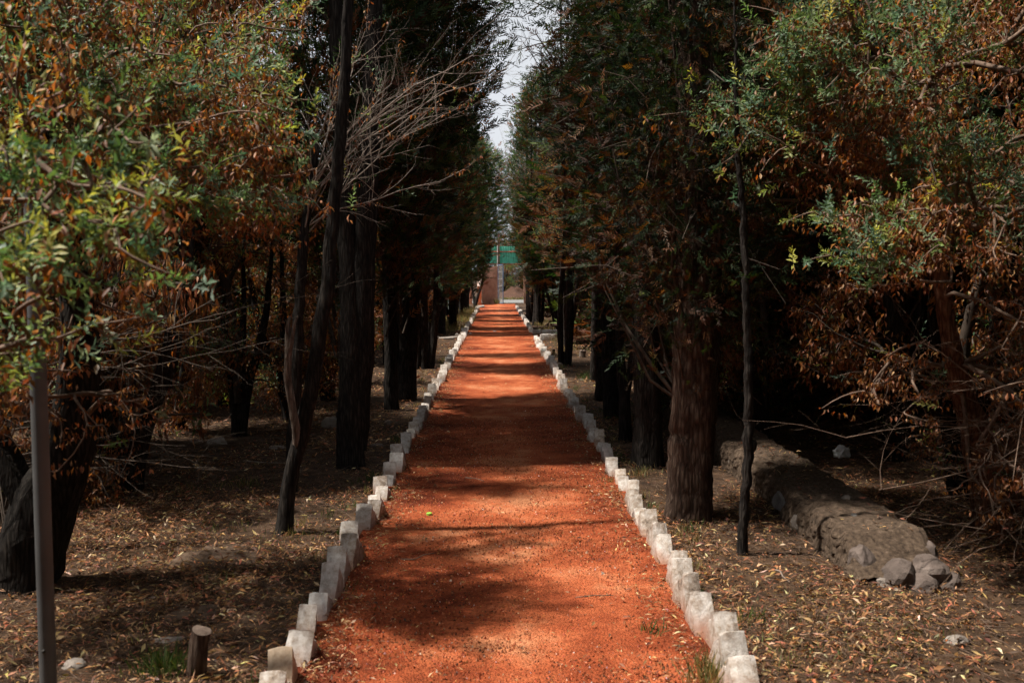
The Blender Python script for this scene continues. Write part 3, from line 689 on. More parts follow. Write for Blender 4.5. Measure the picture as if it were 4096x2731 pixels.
hd = empty('gate_header', (.5, GY + .25, 2.1), 'green corrugated sheet panel in pipe frame above the gateway', 'panel')
xsn = np.linspace(-1.45, 1.5, 180)
cv = np.array([[(x, .02 * math.sin(x * 2 * math.pi / .13), z) for z in (.05, .95)] for x in xsn]).reshape(-1, 3)
idx = np.arange(len(cv)).reshape(-1, 2)
obj('corrugated_sheet', mesh_np('corrugated_sheet', cv, np.stack([idx[:-1, 0], idx[1:, 0], idx[1:, 1], idx[:-1, 1]], -1), 'corrugated'), hd)
for z, mt, nm in ((.0, 'rust_pipe', 'lower_rail'), (.66, 'red_pipe', 'upper_rail')):
    V, F = pipe([(-1.5, -.06, z), (1.55, -.06, z)], .03); obj(nm, mesh_np(nm, V, F, mt), hd)
V, F = pipe([(-.36, -.10, -2.1), (-.36, -.10, 1.6)], .035); obj('post', mesh_np('post', V, F, 'rust_pipe'), hd)
V, F = pipe([(-.44, -.12, -2.1), (-.44, -.12, 1.0)], .02); obj('post', mesh_np('post', V, F, 'white_pipe'), hd)
V, F = pipe([(1.3, -.10, -2.1), (1.3, -.10, 1.6)], .035); obj('post', mesh_np('post', V, F, 'rust_pipe'), hd)

# ------------------------------------------------------------------ poles, stumps, small things
gp = empty('grey_pole', (-1.735, 3.78, 0), 'plain grey metal pole rising into leaves at far left', 'pole')
V, F = pipe([(0, 0, -.1), (0, 0, 2.0)], .031, 24); obj('tube', mesh_np('tube', V, F, 'pole_grey'), gp)
V, F = pipe([(.0, -.0275, .205), (.0, -.0325, .205)], .007, 10); 
V = np.vstack([V, [[0, -.0325, .205]]]); c = len(V) - 1
F = np.vstack([F, [[10 + j, 10 + (j + 1) % 10, c, c] for j in range(10)]]); obj('bolt_hole', quads_to_mesh('bolt_hole', V, F, 'steel_dark'), gp)
pp = empty('green_pole', (-1.68, 10.75, 0), 'thin grey green pole standing behind the thick left trunk', 'pole')
V, F = pipe([(0, 0, 0), (0, 0, 4.6)], .028, 14); obj('tube', mesh_np('tube', V, F, 'pole_green'), pp)
pft = obj('footing', box_mesh('footing', -.2, .16, -.14, .14, -.03, .07, 'concrete'), pp)
obj('base_plate', box_mesh('base_plate', -.12, .12, -.09, .09, .07, .085, 'wire', .003), pft)
V, F = pipe([(-.04, -.05, .08), (-.04, -.05, .15)], .014, 6); obj('bolt', mesh_np('bolt', V, F, 'steel_dark'), pft)
fp = empty('thin_post', (-1.57, 33, 0), 'thin grey post among the far left trunks', 'post')
V, F = pipe([(0, 0, -.05), (0, 0, 1.45)], .03, 10); obj('tube', mesh_np('tube', V, F, 'pole_green'), fp)

def stump(x, y, r0, h, label, seed, lean=(0, 0), mat='bark_dark'):
    rg_ = np.random.default_rng(seed)
    t = empty('stump', (x, y, 0), label, 'stump')
    V, F = stem([(0, 0, -.06, r0 * 1.1), (lean[0] * .5, lean[1] * .5, h * .5, r0), (lean[0], lean[1], h, r0 * .97)], rg_, 14, .03, .07, .05, cap=False)
    obj('trunk', mesh_np('trunk', V, F, mat), t)
    ring = V[-14:]; top = np.vstack([ring, ring.mean(0) + [0, 0, .004]])
    obj('cut_face', quads_to_mesh('cut_face', top, np.array([[j, (j + 1) % 14, 14, 14] for j in range(14)]), 'cut_wood'), t)
stump(-1.235, 3.98, .040, .20, 'small sawn stump with grass beside it at lower left', 1, (.035, .0), 'bark_brown')
stump(1.20, 18.1, .045, .22, 'short dark sawn stump in front of the slim right stems', 2)
stump(1.03 + .12, 19.9, .025, .12, 'thin dark stub just behind the right kerb', 3)
stump(1.66, 19.1, .06, .16, 'pale hollow stump beside the brown boulder', 4, mat='bark_dead')

cap_ = empty('bottle_cap', (-.457, 6.67, .012), 'bright green plastic bottle cap lying on the red path', 'bottle cap')
th = np.linspace(0, 2 * np.pi, 28, endpoint=False)
ring = lambda r_, z, rib=0: np.stack([r_ * (1 + rib * (np.arange(28) % 2)) * np.cos(th), r_ * (1 + rib * (np.arange(28) % 2)) * np.sin(th), np.full(28, z)], 1)
V = np.vstack([ring(.0185, 0, .03), ring(.0185, .012, .03), ring(.0165, .0145), [[0, 0, .0148]]])
F = [[k * 28 + j, k * 28 + (j + 1) % 28, (k + 1) * 28 + (j + 1) % 28, (k + 1) * 28 + j] for k in range(2) for j in range(28)] + [[56 + j, 56 + (j + 1) % 28, 84, 84] for j in range(28)]
obj('shell', quads_to_mesh('shell', V, np.array(F), 'cap_green', False), cap_)
def bag():
    bm = bmesh.new(); bmesh.ops.create_icosphere(bm, subdivisions=3, radius=1)
    for v_ in bm.verts:
        n1 = mnoise.noise(v_.co * 2.0 + Vector((4, 0, 0))); n2 = abs(mnoise.noise(v_.co * 4.5))
        c = v_.co * (1 + .3 * n1 - .45 * n2); v_.co = Vector((c.x * .11, c.y * .09, max(c.z, -.5) * .11 + .05))
    me = bpy.data.meshes.new('plastic_bag'); bm.to_mesh(me); bm.free(); me.materials.append(MAT['plastic_white']); return me
obj('plastic_bag', bag(), None, (3.1, 8.8, .0), scale=(.7, .7, .7), label='crumpled white plastic bag in the dark under right shrubs', cat='bag')
def stick(pts, r_, label, mat):
    V, F = tubes(catmull(pts, .03)[None], np.linspace(r_, r_ * .4, len(catmull(pts, .03)))[None], 6)
    obj('stick', mesh_np('stick', V, F, mat), None, label=label, cat='stick')
stick([(1.515, 5.32, .03), (1.53, 5.25, .045), (1.522, 5.18, .04), (1.54, 5.11, .03)], .006, 'pale crooked stick lying in leaf litter on the right', 'twig_pale')
stick([(-.55, 5.62, .012), (-.47, 5.6, .018), (-.42, 5.68, .02), (-.36, 5.74, .014)], .005, 'bent brown twig on the path near the left kerb', 'twig')
stick([(.40, 4.93, .012), (.5, 4.94, .02), (.6, 4.96, .012)], .004, 'thin curved twig on the right half of the path', 'twig')
stick([(-.25, 7.9, .012), (-.15, 7.82, .018), (-.1, 7.75, .012)], .004, 'short pale twig on the shaded middle of the path', 'twig_pale')
stick([(-2.2, 8.6, .02), (-1.9, 8.3, .06), (-1.75, 8.45, .03)], .006, 'pale twig on ground between the left shrubs and trunks', 'twig_pale')

# ------------------------------------------------------------------ trees
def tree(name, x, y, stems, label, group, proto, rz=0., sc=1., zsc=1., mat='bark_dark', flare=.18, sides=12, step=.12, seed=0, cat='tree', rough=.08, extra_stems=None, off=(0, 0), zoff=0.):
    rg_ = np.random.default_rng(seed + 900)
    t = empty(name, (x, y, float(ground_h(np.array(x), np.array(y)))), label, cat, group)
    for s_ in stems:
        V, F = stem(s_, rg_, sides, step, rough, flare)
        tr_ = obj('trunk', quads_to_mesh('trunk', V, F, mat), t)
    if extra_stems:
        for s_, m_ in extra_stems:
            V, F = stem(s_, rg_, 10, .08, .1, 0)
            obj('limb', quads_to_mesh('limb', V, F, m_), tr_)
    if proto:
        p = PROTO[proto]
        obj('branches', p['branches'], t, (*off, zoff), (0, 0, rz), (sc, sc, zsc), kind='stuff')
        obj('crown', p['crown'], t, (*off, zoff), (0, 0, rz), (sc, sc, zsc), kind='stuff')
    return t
def up(r0, h=9., dx=0, dy=0, x0=0, y0=0, seed=0):
    rg_ = np.random.default_rng(seed + 7)
    w = rg_.normal(0, .05, (5, 2))
    return [(x0, y0, -.08, r0 * 1.08), (x0 + dx * .12 + w[0, 0], y0 + dy * .12 + w[0, 1], h * .12, r0), (x0 + dx * .3 + w[1, 0], y0 + dy * .3 + w[1, 1], h * .3, r0 * .8), (x0 + dx * .6 + w[2, 0], y0 + dy * .6 + w[2, 1], h * .6, r0 * .5), (x0 + dx, y0 + dy, h, r0 * .12)]
GL = 'dark trees in the left row beside the path'; GR = 'dark trees in the right row beside the path'
# left row
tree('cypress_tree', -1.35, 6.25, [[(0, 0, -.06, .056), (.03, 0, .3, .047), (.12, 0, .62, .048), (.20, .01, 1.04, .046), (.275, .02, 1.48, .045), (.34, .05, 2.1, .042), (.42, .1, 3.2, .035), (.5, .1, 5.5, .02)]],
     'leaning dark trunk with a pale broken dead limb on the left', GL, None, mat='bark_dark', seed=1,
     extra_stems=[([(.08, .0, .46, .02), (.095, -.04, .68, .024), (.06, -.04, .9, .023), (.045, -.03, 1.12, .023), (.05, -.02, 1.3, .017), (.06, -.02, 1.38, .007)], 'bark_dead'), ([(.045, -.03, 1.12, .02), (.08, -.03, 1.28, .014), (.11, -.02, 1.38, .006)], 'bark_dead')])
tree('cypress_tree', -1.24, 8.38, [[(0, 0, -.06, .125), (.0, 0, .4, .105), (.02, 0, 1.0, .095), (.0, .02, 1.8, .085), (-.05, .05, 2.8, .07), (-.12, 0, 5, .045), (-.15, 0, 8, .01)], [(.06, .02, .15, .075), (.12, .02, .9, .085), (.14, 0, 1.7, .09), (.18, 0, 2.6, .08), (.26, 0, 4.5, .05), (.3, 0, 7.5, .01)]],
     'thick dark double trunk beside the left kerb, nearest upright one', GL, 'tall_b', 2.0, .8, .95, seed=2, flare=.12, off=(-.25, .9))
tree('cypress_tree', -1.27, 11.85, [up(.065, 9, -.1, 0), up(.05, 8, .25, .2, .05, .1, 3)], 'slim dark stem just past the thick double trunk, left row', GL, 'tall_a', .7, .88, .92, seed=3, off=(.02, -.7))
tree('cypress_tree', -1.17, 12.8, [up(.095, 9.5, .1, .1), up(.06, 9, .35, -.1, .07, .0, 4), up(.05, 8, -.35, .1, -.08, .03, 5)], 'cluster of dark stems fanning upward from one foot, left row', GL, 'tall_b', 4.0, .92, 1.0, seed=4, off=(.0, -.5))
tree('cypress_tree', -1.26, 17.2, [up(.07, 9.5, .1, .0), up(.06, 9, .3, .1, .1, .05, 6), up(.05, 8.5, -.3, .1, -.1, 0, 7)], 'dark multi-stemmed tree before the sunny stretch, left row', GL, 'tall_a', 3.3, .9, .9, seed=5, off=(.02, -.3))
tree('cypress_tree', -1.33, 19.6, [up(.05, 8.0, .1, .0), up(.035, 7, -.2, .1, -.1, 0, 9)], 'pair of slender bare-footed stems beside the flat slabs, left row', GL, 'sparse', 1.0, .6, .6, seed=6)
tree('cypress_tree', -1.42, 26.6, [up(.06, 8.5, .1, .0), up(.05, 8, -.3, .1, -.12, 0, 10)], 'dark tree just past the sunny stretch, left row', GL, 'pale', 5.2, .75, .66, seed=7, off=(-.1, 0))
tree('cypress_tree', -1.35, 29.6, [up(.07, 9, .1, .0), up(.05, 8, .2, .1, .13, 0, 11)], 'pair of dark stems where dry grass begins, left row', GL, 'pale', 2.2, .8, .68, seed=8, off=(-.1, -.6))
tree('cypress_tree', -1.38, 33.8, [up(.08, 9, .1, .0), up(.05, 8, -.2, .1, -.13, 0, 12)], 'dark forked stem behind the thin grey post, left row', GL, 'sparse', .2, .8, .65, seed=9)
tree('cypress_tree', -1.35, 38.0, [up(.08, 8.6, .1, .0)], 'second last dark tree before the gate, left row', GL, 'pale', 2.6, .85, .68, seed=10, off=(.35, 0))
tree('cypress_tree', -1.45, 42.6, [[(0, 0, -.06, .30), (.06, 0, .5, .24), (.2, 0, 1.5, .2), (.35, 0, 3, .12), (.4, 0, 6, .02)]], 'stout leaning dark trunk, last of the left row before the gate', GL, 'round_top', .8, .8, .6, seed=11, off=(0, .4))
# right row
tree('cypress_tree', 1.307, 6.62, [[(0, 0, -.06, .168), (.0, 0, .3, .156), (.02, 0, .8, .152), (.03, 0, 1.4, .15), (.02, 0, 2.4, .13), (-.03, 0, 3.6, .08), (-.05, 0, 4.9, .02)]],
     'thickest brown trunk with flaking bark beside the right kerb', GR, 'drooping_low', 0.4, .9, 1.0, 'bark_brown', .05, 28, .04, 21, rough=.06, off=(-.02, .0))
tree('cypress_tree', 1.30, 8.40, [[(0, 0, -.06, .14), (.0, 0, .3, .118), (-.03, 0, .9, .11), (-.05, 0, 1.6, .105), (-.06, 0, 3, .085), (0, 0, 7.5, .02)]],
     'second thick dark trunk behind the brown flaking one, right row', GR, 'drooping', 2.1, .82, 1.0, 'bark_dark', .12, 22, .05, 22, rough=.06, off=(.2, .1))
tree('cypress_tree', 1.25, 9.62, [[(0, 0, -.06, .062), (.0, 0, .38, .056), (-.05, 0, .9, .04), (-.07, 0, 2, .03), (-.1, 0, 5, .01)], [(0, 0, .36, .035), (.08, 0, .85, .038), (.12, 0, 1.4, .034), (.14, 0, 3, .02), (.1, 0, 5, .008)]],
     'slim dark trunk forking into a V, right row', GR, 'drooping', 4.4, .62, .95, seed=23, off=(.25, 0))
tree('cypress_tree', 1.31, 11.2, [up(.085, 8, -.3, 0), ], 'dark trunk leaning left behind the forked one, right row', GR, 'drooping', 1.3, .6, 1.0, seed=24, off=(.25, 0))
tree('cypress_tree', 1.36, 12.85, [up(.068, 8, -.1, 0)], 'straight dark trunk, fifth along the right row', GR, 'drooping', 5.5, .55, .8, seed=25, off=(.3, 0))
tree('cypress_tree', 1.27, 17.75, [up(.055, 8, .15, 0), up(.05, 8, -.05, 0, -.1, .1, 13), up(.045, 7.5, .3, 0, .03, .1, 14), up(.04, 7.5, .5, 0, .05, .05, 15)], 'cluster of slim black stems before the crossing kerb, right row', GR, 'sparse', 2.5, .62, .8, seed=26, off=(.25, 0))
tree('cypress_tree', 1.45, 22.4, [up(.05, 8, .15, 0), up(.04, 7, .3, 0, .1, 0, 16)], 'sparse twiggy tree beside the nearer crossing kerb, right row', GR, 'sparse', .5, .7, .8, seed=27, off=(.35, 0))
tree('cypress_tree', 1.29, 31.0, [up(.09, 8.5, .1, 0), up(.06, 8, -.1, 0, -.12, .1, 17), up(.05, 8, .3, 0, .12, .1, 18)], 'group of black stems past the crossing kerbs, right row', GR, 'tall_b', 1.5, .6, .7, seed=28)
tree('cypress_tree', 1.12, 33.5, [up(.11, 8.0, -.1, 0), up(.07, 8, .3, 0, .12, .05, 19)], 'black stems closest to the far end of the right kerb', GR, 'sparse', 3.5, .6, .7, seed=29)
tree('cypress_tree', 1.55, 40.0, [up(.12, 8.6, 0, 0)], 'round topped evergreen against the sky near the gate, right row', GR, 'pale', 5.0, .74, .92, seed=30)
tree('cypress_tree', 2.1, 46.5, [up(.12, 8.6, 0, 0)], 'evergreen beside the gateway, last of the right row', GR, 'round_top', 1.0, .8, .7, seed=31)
# thin sapling
t = tree('sapling', 1.44, 5.70, [[(0, 0, -.05, .034), (.005, 0, .3, .030), (.02, 0, .62, .031), (.015, 0, 1.1, .024), (-.02, 0, 1.8, .02), (-.07, 0, 2.4, .014), (-.1, 0, 3.2, .006)]], 'thin dark sapling stem in front of the ruined wall', None, None, seed=40, sides=9, step=.04, rough=.1,
         extra_stems=[([(.02, 0, .58, .024), (.045, -.005, .63, .022), (.06, -.01, .67, .014)], 'bark_dark')])

# dense wood behind both rows
WOOD_L = [(-3.6, 9.6), (-4.4, 18.5), (-4.4, 22.0), (-3.6, 26.6), (-3.6, 30.0), (-3.8, 36), (-3.6, 42), (-5.6, 8.0), (-6.6, 12.4), (-6.4, 16.4), (-6.6, 22.0), (-6.2, 28), (-5.8, 36), (-8.5, 14.5), (-8.8, 20.5), (-9.5, 28), (-8.8, 38), (-13, 26), (-13, 36)]
WOOD_R = [(3.5, 8.6), (3.0, 11.4), (3.5, 14.0), (3.1, 17.0), (3.4, 20.2), (3.4, 23.6), (3.1, 29.0), (3.3, 34), (3.5, 40), (5.4, 8.4), (5.3, 11.2), (5.8, 14.6), (5.5, 18.5), (5.9, 23), (6.2, 29), (5.8, 37), (7.6, 12.0), (8.6, 17.0), (9, 23), (9.5, 31), (8.8, 40), (12.5, 24), (13, 34)]
r_ = np.random.default_rng(77)
for side, lst in (('left', WOOD_L), ('right', WOOD_R)):
    for k, (x, y) in enumerate(lst):
        far = y > 24
        lab = f'dark evergreen thicket tree in the {"distant" if far else "nearer"} wood behind the {side} row'
        tree('thicket_tree', x, y, [up(.09, 7.5, r_.normal(0, .3), r_.normal(0, .3), seed=k), up(.05, 6, r_.normal(0, .6), .2, .1, .1, k + 50)], lab, f'{"distant" if far else "nearer"} thicket trees behind the {side} row', 'coarse' if (y > 22 or abs(x) > 7) else ('thicket' if k % 3 else 'tall_a'), r_.uniform(0, 6.28), r_.uniform(1.0, 1.3), (r_.uniform(.85, 1.1) if side == 'right' or y < 16 else r_.uniform(.42, .58)), seed=60 + k, sides=8, step=.3)
# unseen trees added behind and beside the viewer to hold back sky light
for k, (x, y) in enumerate([(-2.3, -2.6), (-2.1, -6.2), (-2.3, -10), (2.3, -.6), (2.2, -3.6), (2.1, -7), (2.4, -10.5), (-.2, -14), (1.6, -15.5), (-2.4, -15), (4.6, 2.6), (5.2, -1.5), (6.6, 5.2), (8.4, 8.2), (7.8, 1.5), (-5.6, -3), (-7.6, .8), (-8.0, 5.0), (-5.0, -8), (5.2, -7)]):
    tree('thicket_tree', x, y, [up(.1, 7.5, r_.normal(0, .2), r_.normal(0, .2), seed=k)], 'evergreen added out of view around the viewer to shade the scene', 'unseen trees added for shade around the viewer', 'coarse', r_.uniform(0, 6.28), 1.15, .95, seed=160 + k, sides=8, step=.4)
# trees beyond the gate
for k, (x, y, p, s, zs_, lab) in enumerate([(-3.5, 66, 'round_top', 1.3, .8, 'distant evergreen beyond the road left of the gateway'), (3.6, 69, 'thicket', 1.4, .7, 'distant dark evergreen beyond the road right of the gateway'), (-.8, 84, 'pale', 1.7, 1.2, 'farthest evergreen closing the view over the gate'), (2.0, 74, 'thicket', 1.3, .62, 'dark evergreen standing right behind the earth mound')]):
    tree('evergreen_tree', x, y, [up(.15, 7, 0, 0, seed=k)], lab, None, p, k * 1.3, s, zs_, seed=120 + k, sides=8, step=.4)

# foreground broadleaf trees
def broad_tree(name, loc, stems, lab, grp, seed, ells, n, root, mat='bark_dark', **kw):
    t = empty(name, loc, lab, 'tree', grp)
    rg_ = np.random.default_rng(seed)
    o = np.array(loc)
    for s_ in stems:
        V, F = stem(s_, rg_, 12, .08, .1, .1); obj('trunk', quads_to_mesh('trunk', V, F, mat), t)
    el = [(tuple(np.array(e[0]) - o), *e[1:]) for e in ells]
    if kw.get('dead'): kw['dead'] = [(tuple(np.array(e[0]) - o), *e[1:]) for e in kw['dead']]
    cr, br = broad(seed, el, n, np.array(root), **kw)
    obj('branches', br, t, kind='stuff'); obj('crown', cr, t, kind='stuff')
    return t, cr, br
GB = 'leafy broadleaf trees near the camera'
broad_tree('broadleaf_tree', (-2.56, 5.3, 0), [[(0, 0, -.05, .17), (.12, 0, .35, .15), (.28, .05, .8, .11), (.3, .1, 1.5, .08), (.2, 0, 2.4, .05)], [(.1, .05, .3, .09), (-.2, .1, .9, .07), (-.4, .1, 2, .04)]],
           'leafy tree with green tips and brown dead leaves filling upper left', GB, 201,
           [((-2.4, 4.7, 2.40), (1.4, 1.0, .85)), ((-1.5, 4.9, 2.2), (.68, .5, .45), 1.8), ((-1.75, 5.9, 2.9), (.6, .6, .5), 1.2)], 1850, [(.28, .05, .8), (.3, .1, 1.5), (.25, .05, 2.0), (.2, 0, 2.4)],
           green=.66, size=.84, dead=[((-2.2, 5.0, 1.35), (1.25, .9, .55))], ndead=260)
broad_tree('broadleaf_shrub', (-2.15, 3.1, 0), [[(0, 0, -.05, .03), (.05, .05, .7, .022), (.1, .1, 1.3, .016), (.2, .2, 1.8, .01)]],
           'blurred leafy shrub closest to camera at left edge', GB, 202, [((-1.22, 2.85, 1.86), (.17, .15, .24), 9), ((-1.6, 3.2, 2.3), (.4, .25, .35), 1.3), ((-1.42, 3.2, 1.5), (.12, .15, .15), 3)], 84, [(.1, .1, 1.3), (.2, .2, 1.8)], green=.85, size=.95, gw=(4, 5, 3, 3, 1.2, 2))
broad_tree('broadleaf_tree', (3.1, 6.0, 0), [[(0, 0, -.05, .12), (-.1, 0, .5, .10), (-.35, -.1, 1.1, .06), (-.5, -.1, 1.9, .035), (-.5, 0, 2.7, .015)], [(.05, 0, .2, .09), (.25, .1, 1.0, .05), (.3, .1, 1.7, .02)]],
           'leafy tree with orange brown dead leaves filling upper right', GB, 203,
           [((2.95, 5.8, 2.75), (1.5, 1.05, .85)), ((1.62, 5.8, 2.6), (.40, .45, .6), 2.4), ((2.2, 5.0, 1.80), (.5, .4, .2), 3)], 2150, [(-.35, -.1, 1.1), (-.45, -.1, 1.5), (-.5, -.1, 1.9), (-.5, 0, 2.8)], 'bark_red',
           green=.60, dead=[((2.75, 5.5, 1.15), (.95, .7, .5)), ((3.2, 5.3, .75), (.8, .6, .55))], ndead=230, rmax=.016, size=.84, gw=(4, 4, 4.5, 1.6, .6, 3))

# dark shrubs under the trees
sh_cr, sh_br = broad(210, [((0, 0, 1.3), (1.0, .9, 1.0)), ((.3, .2, 2.3), (.7, .7, .7))], 420, np.array([(0, 0, .3), (.05, 0, .8), (.1, .1, 1.4)]), green=.3, size=1.15, kg=9, twig='twig_dark', extra=2)
def shrub(x, y, lab, grp, rz, sc, zs_=1., seed=0, stems=3, zoff=0., crown=None):
    rg_ = np.random.default_rng(seed)
    t = empty('shrub', (x, y, 0), lab, 'shrub', grp)
    for k in range(stems):
        a = rg_.uniform(0, 6.28); V, F = stem([(0, 0, -.05, .08), (.1 * math.cos(a), .1 * math.sin(a), .4, .06), (.35 * math.cos(a), .35 * math.sin(a), 1.1, .04), (.5 * math.cos(a), .5 * math.sin(a), 2, .015)], rg_, 9, .12, .1, .1)
        obj('trunk', quads_to_mesh('trunk', V, F, 'bark_dark'), t)
    obj('branches', crown[1] if crown else sh_br, t, (0, 0, zoff), (0, 0, rz), (sc, sc, zs_), kind='stuff'); obj('crown', crown[0] if crown else sh_cr, t, (0, 0, zoff), (0, 0, rz), (sc, sc, zs_), kind='stuff')
shrub(-2.75, 7.4, 'dark shaded shrub with leaning stems below the left leafy tree', None, .3, 1.1, 2.0, 1)
shrub(-2.65, 10.2, 'dense dark bush with stems to the ground left of the green pole', None, 1.7, 1.1, 1.05, 2)
shrub(-3.4, 8.5, 'dark bush filling the shade between the two left leafy trees', None, 5.0, 1.0, 1.0, 21)
shrub(-2.15, 12.6, 'dark bush seen behind the green pole', None, .6, .8, 1.1, 22)
shrub(-3.4, 12.4, 'dark bush in the wood left of the green pole', None, 2.0, 1.1, 1.1, 23)
shrub(-1.95, 17.8, 'dark bush behind the stems before the sunny stretch, left side', None, 2.6, .8, 1.0, 24)
shrub(2.2, 12.6, 'dark bush behind the straight right trunks', None, 3.3, .8, 1.1, 25)
shrub(-2.35, 11.3, 'low dark bush touching the ground behind the thick left trunk', None, 1.1, .9, .8, 26, zoff=-.25)
shrub(-3.4, 10.6, 'low dark bush touching the ground left of the rounded pale rock', None, 4.2, 1.0, .9, 27, zoff=-.3)
shrub(-4.6, 11.2, 'low dark bush deep in the left wood', None, 2.4, 1.1, 1.0, 28, zoff=-.3)
shrub(-3.1, 7.0, 'low bush with hanging dead leaves behind the leaning left trunk', None, 5.5, .8, .75, 29, zoff=-.2)
shrub(3.9, 6.9, 'low dark bush with dead leaves behind the right twig tangle', None, 3.9, 1.0, .8, 30, zoff=-.25)
shrub(-4.3, 7.6, 'dark bush at the left edge behind the grey pole', None, 2.6, 1.3, 1.3, 3)
shrub(-2.2, 14.8, 'brown leafed bush glimpsed between the left trunks', None, 3.6, .8, .9, 4)
shrub(3.4, 7.2, 'dark bush behind the ruined wall', None, 4.4, 1.2, 1.2, 5)
shrub(4.6, 6.3, 'dark bush at the right edge of the picture', None, 5.2, 1.3, 1.3, 6)
shrub(2.6, 9.6, 'shadowed bush beyond the far part of the ruined wall', None, .9, 1.0, 1.1, 7)
shrub(-1.0, 46.9, 'leafy bush arching over the left of the gate', None, 2.9, 1.0, 1.1, 8, zoff=1.75)
shrub(2.35, 27.9, 'bush with brown leaves behind the crossing kerb', None, 2.2, .9, 1.2, 9)
shrub(2.5, 19.8, 'low twiggy bush behind the slim black right stems', None, 1.2, .9, 1.0, 10)
shrub(2.2, 36.5, 'rusty leafed bush past the crossing kerb on the right', None, 5.9, 1.0, 1.6, 11)
shrub(-2.4, 34.5, 'rusty leafed bush behind the far left stems', None, 4.1, 1.0, 1.6, 12)
gb = broad(211, [((0, 0, 1.3), (1.0, .9, 1.0)), ((.1, 0, .7), (.9, .8, .6))], 260, np.array([(0, 0, .3), (.05, 0, .8), (.1, .1, 1.4)]), green=1., size=2.2, kg=9, gw=(3, 5, 1, 3, .6, 1), twig='twig_dark', extra=2)
shrub(.45, 67.5, 'bright green bush seen through the open gateway', None, 4.9, 1.0, 1.05, 13, crown=gb)
shrub(1.55, 21.6, 'small rusty leafed tree lit by sun above the nearer crossing kerb', None, .4, .75, .95, 14, zoff=1.7)
shrub(1.75, 28.8, 'small brown leafed tree past the crossing kerbs, right side', None, 1.4, .85, 1.3, 15, zoff=1.5)
shrub(-1.45, 31.6, 'small brown leafed tree leaning over the path, far left side', None, 3.0, .75, 1.0, 16, zoff=1.6)
shrub(-1.5, 36.0, 'small rusty tree near the thin grey post, far left side', None, 5.0, .8, 1.1, 17, zoff=1.5)

# bare branched trees
def bare_tree(name, loc, lab, seed, heads, mat, stems, levels=3, kids=(6, 5), spread=.5, bend=.2, lift=.2, leaf=0, sides=5):
    """heads: rows base xyz, direction xyz, length, radius (relative to loc)"""
    rg_ = np.random.default_rng(seed); h = np.array(heads, float)
    t = empty(name, loc, lab, 'tree' if 'tree' in name else 'shrub')
    for s_ in stems:
        V, F = stem(s_, rg_, 9, .08, .08, .05); obj('trunk', quads_to_mesh('trunk', V, F, 'bark_dark'), t)
    V, F, E = arcs(h[:, :3], h[:, 3:6], h[:, 6], h[:, 7], rg_, levels, kids, spread, bend, lift, sides)
    obj('branches', mesh_np('branches', V, F, mat), t, kind='stuff')
    if leaf:
        k = rg_.choice(len(E), leaf, replace=False)
        V, F, T = rosettes(E[k, -1], unit(E[k, -1] - E[k, -2]), rg_, .9, .5, kg=9); obj('crown', mesh_np('crown', V, F, 'leaf', T), t, kind='stuff')
def fan(rg_, n, b0, b1, dmean, dspread, L, r):
    b0, b1 = np.array(b0), np.array(b1); t = rg_.uniform(0, 1, (n, 1))
    return np.c_[b0 + (b1 - b0) * t, np.array(dmean) + rg_.normal(0, 1, (n, 3)) * np.array(dspread), rg_.uniform(*L, n), rg_.uniform(*r, n)]
q = np.random.default_rng(3)
bare_tree('bare_tree', (-1.55, 7.45, 0), 'bare tree with sunlit arching pale branches above the left trunks', 301,
          fan(q, 13, (.12, 0, 1.9), (.22, .05, 2.6), (.50, .1, .95), (.34, .25, .2), (.75, 1.5), (.0045, .0085)), 'twig_pale', [[(0, 0, -.05, .05), (.05, 0, .9, .042), (.12, 0, 1.9, .036), (.22, .05, 2.6, .022)]], kids=(8, 7), spread=.5, bend=.35, lift=.3, leaf=55)
bare_tree('bare_tree', (1.55, 37, 0), 'pinkish leafless tree against the sky near the far right', 302,
          fan(q, 22, (0, 0, 1.4), (-.1, 0, 3.6), (-.16, 0, 1), (.26, .26, .2), (1.6, 3.2), (.014, .022)), 'twig_pale', [[(0, 0, -.05, .07), (0, 0, .6, .06), (0, 0, 1.4, .055), (-.1, 0, 3.8, .03)]], kids=(8, 6), spread=.4, bend=.15, lift=.4, sides=4)
bare_tree('bare_tree', (1.5, 15.2, 0), 'bare dark twigs reaching into the sky gap from the right', 303,
          fan(q, 10, (0, 0, 2.6), (-.1, 0, 5.4), (-.45, .1, .75), (.25, .3, .3), (1.1, 1.9), (.010, .016)), 'twig_dark', [[(0, 0, -.05, .06), (0, 0, 1.2, .05), (0, 0, 2.5, .045), (-.1, 0, 5.6, .02)]], kids=(6, 4), spread=.6, bend=.3, lift=.0)
bare_tree('twiggy_shrub', (3.4, 5.6, 0), 'tangle of bare grey twigs at the right edge below the leaves', 304,
          np.r_[fan(q, 46, (-.3, -.2, .05), (.2, .1, 1.4), (-.65, -.25, .4), (.5, .5, .5), (.6, 1.3), (.0035, .007)), fan(q, 22, (-.2, -.2, .1), (.3, .1, .9), (.1, -.3, .9), (.5, .4, .3), (.6, 1.2), (.004, .008))], 'twig', [[(0, 0, -.05, .05), (-.05, 0, .35, .045), (-.1, 0, .75, .035), (0, 0, 1.4, .02)]], kids=(6, 5), spread=.6, bend=.5, lift=-.15, sides=4)
bare_tree('twiggy_shrub', (-2.7, 6.0, 0), 'tangle of fine dark twigs below the left leaves', 305,
          fan(q, 34, (-.3, -.1, .4), (.4, .1, 1.6), (.5, -.15, .1), (.7, .5, .5), (.6, 1.4), (.004, .007)), 'twig_dark', [[(0, 0, -.05, .03), (.05, 0, .9, .02)]], kids=(6, 4), spread=.55, bend=.3, lift=-.1, sides=4)

